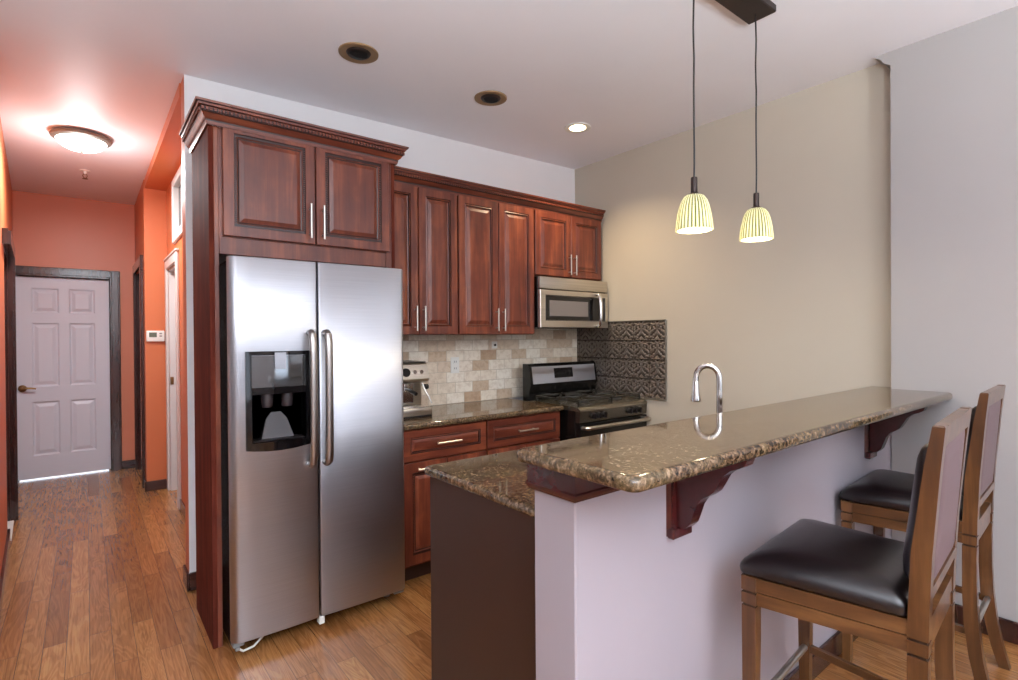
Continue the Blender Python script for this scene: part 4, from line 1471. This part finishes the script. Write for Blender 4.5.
# ------------------------------------------------------------------ bar stools (built at the origin, +Y towards the bar)
def make_stool(label, loc, rot):
    s = thing('bar_stool', label, 'bar stool', (0, 0, 0), 'oak and leather bar stools at the bar')
    FWd, BW = 0.255, 0.213        # half widths, front and back
    YF, YB = 0.200, -0.198
    L = 0.042
    # front legs with banded collar
    for sg in (-1, 1):
        mb = MB()
        xo = sg * FWd
        xi = sg * (FWd - L)
        x0, x1 = min(xo, xi), max(xo, xi)
        def sq(z, i=0.0):
            return [(x0 + i, YF - L + i, z), (x1 - i, YF - L + i, z), (x1 - i, YF - i, z), (x0 + i, YF - i, z)]
        def sqt(z, i):
            return [(x0 + (i if sg > 0 else i * 0.4), YF - L + i, z), (x1 - (i if sg < 0 else i * 0.4), YF - L + i, z), (x1 - (i if sg < 0 else i * 0.4), YF - i * 0.4, z), (x0 + (i if sg > 0 else i * 0.4), YF - i * 0.4, z)]
        mb.loft([sqt(0, 0.009), sq(0.50, 0.001), sq(0.598, 0.001), sq(0.599, 0.004), sq(0.604, 0.004), sq(0.605, 0), sq(0.637, 0), sq(0.638, 0.004), sq(0.643, 0.004), sq(0.644, 0), sq(0.686, 0)],
                mi=[0, 0, 1, 1, 1, 0, 1, 1, 1, 0])
        mb.build('leg', ['stool_wood', 'stool_groove'], s, angle=0.3)
    # rear legs run on upwards as the posts of the back
    def post_y(z):   # (back, front) faces
        tab = [(0.0, -0.292, -0.256), (0.08, -0.272, -0.233), (0.18, -0.254, -0.213), (0.30, -0.242, -0.199), (0.42, -0.237, -0.194), (0.56, -0.236, -0.194), (0.64, -0.238, -0.194),
               (0.70, -0.239, -0.196), (0.86, -0.246, -0.204), (0.97, -0.255, -0.218), (1.08, -0.264, -0.232), (1.18, -0.274, -0.249)]
        for (z0, a0, b0), (z1, a1, b1) in zip(tab[:-1], tab[1:]):
            if z <= z1 + 1e-9:
                u = (z - z0) / (z1 - z0)
                return a0 + (a1 - a0) * u, b0 + (b1 - b0) * u
        return tab[-1][1:]
    PW = 0.040
    def post_x(z):
        return BW + max(0.0, z - 0.69) * 0.050
    for sg in (-1, 1):
        mb = MB()
        loops = []
        mis = []
        zl = [(0.0, 0), (0.08, 0), (0.18, 0), (0.30, 0), (0.42, 0), (0.56, 0), (0.598, 0), (0.599, 1), (0.604, 1), (0.605, 0), (0.637, 0), (0.638, 1), (0.643, 1), (0.644, 0), (0.70, 0), (0.86, 0), (0.97, 0), (1.08, 0), (1.178, 0), (1.182, 2)]
        for k, (z, g) in enumerate(zl):
            yb_, yf_ = post_y(min(z, 1.18))
            xo = post_x(z)
            i = 0.004 if g == 1 else (0.003 if g == 2 else 0.0)
            xa, xb = sg * (xo - i), sg * (xo - PW + i)
            loops.append([(xa, yb_ + i, z), (xb, yb_ + i, z), (xb, yf_ - i, z), (xa, yf_ - i, z)])
            if k:
                mis.append(1 if g == 1 or zl[k - 1][1] == 1 else 0)
        mb.loft(loops, mi=mis)
        mb.build('leg', ['stool_wood', 'stool_groove'], s, angle=0.3)
    # seat rails
    mb = MB()
    zt, zm, zb_ = 0.686, 0.646, 0.604
    def rail(p, q, n, inset_end):
        # p, q end points (outer face), n inward normal
        for (za, zc, off) in ((zb_, zm - 0.004, 0.006), (zm - 0.004, zm, 0.010), (zm, zt, 0.003)):
            lo = [(p[0] + n[0] * off, p[1] + n[1] * off, za), (q[0] + n[0] * off, q[1] + n[1] * off, za),
                  (q[0] + n[0] * 0.024, q[1] + n[1] * 0.024, za), (p[0] + n[0] * 0.024, p[1] + n[1] * 0.024, za)]
            mb.loft([lo, [(a, b, zc) for a, b, _ in lo]], mi=1 if off == 0.010 else 0)
    for sg in (-1, 1):
        rail((sg * (FWd - 0.001), YF - L), (sg * (BW - 0.001), YB), (-sg, 0), 0)
    rail((-(FWd - L), YF), (FWd - L, YF), (0, -1), 0)
    rail((-(BW - PW), -0.238), (BW - PW, -0.238), (0, 1), 0)
    mb.build('seat_rail', ['stool_wood_y', 'stool_groove'], s, angle=0.3)
    # domed leather cushion
    mb = MB()
    loops = []
    for ins, z in ((0.010, 0.6865), (0.0, 0.690), (-0.004, 0.698), (-0.005, 0.708), (-0.003, 0.718), (0.004, 0.730), (0.016, 0.741), (0.036, 0.750), (0.070, 0.757), (0.110, 0.760)):
        r = 0.020 + max(ins, 0) * 0.25
        pts = []
        yb0, yf0 = YB + 0.004 + max(ins, 0), YF + 0.004 - ins
        rr = rrect(-1, 1, yb0, yf0, 0.0001, 1)
        # trapezoid with rounded corners
        base = rrect(-FWd + ins, FWd - ins, yb0, yf0, r, 5)
        for (px_, py_) in base:
            u = (py_ - YB) / (YF - YB)
            pts.append((px_ * (BW / FWd + (1 - BW / FWd) * u), py_, z))
        loops.append(pts)
    mb.loft(loops)
    mb.build('seat', 'leather', s, angle=1.2)
    # back frame rails
    mb = MB()
    def cross(z0, z1):
        yb0, yf0 = post_y(z0)
        yb1, yf1 = post_y(z1)
        xa = post_x(z0) - PW
        xb = post_x(z1) - PW
        mb.loft([[(-xa, yb0, z0), (xa, yb0, z0), (xa, yf0, z0), (-xa, yf0, z0)], [(-xb, yb1, z1), (xb, yb1, z1), (xb, yf1, z1), (-xb, yf1, z1)]])
    cross(1.128, 1.180)
    mb.build('top_rail', 'stool_wood_y', s, angle=0.3)
    mb = MB()
    cross(0.742, 0.772)
    mb.build('lower_back_rail', 'stool_wood_y', s, angle=0.3)
    # rear leather panel and front pad
    def pad(offs, name, mat, sign):
        mb = MB()
        loops = []
        for ins, out in offs:
            z0, z1 = 0.774 + ins, 1.126 - ins
            lp = []
            xw = post_x(0.95) - PW - 0.001 - ins
            for (px_, pz_) in rrect(-xw, xw, z0, z1, 0.012, 3):
                yb_, yf_ = post_y(pz_)
                lp.append((px_, (yf_ if sign > 0 else yb_) + sign * out, pz_))
            loops.append(lp)
        mb.loft(loops)
        return mb.build(name, mat, s, angle=1.2)
    pad([(0.0, -0.012), (0.0, 0.004), (0.003, 0.012), (0.012, 0.020), (0.035, 0.027), (0.08, 0.031)], 'backrest', 'leather', 1)
    pad([(0.0, -0.006), (0.002, -0.004), (0.012, -0.002), (0.04, 0.001)], 'rear_panel', 'leather_back', -1)
    # foot rails
    MB().tube([(-(FWd - 0.028), YF - 0.022, 0.285), (FWd - 0.028, YF - 0.022, 0.285)], 0.011, 12).build('foot_rail', 'nickel', s)
    MB().tube([(-(BW - 0.020), -0.222, 0.275), (BW - 0.020, -0.222, 0.275)], 0.011, 12).build('foot_rail', 'nickel', s)
    for sg in (-1, 1):
        mb = MB()
        x_ = sg * (FWd - 0.022)
        x2 = sg * (BW - 0.020)
        lo = [(x_ - 0.009, YF - L + 0.004, 0.268), (x_ + 0.009, YF - L + 0.004, 0.268), (x_ + 0.009, YF - L + 0.004, 0.292), (x_ - 0.009, YF - L + 0.004, 0.292)]
        hi = [(x2 - 0.009, -0.205, 0.258), (x2 + 0.009, -0.205, 0.258), (x2 + 0.009, -0.205, 0.282), (x2 - 0.009, -0.205, 0.282)]
        mb.loft([lo, hi])
        mb.build('stretcher', 'stool_wood_y', s, angle=0.3)
    s.location = loc
    s.rotation_euler = (0, 0, rot)
    return s
def place(fl, rot):
    # position from the world spot of the near front corner of the seat
    c, sn = math.cos(rot), math.sin(rot)
    x, y = -0.255, 0.200
    return (fl[0] - (c * x - sn * y), fl[1] - (sn * x + c * y), 0)
r1 = math.radians(4.8)
r2 = math.radians(3.0)
make_stool('oak bar stool with aubergine leather seat at the near end of the bar', place((1.523, 0.810), r1), r1)
make_stool('oak bar stool with aubergine leather seat by the wall end of the bar', place((2.530, 0.900), r2), r2)
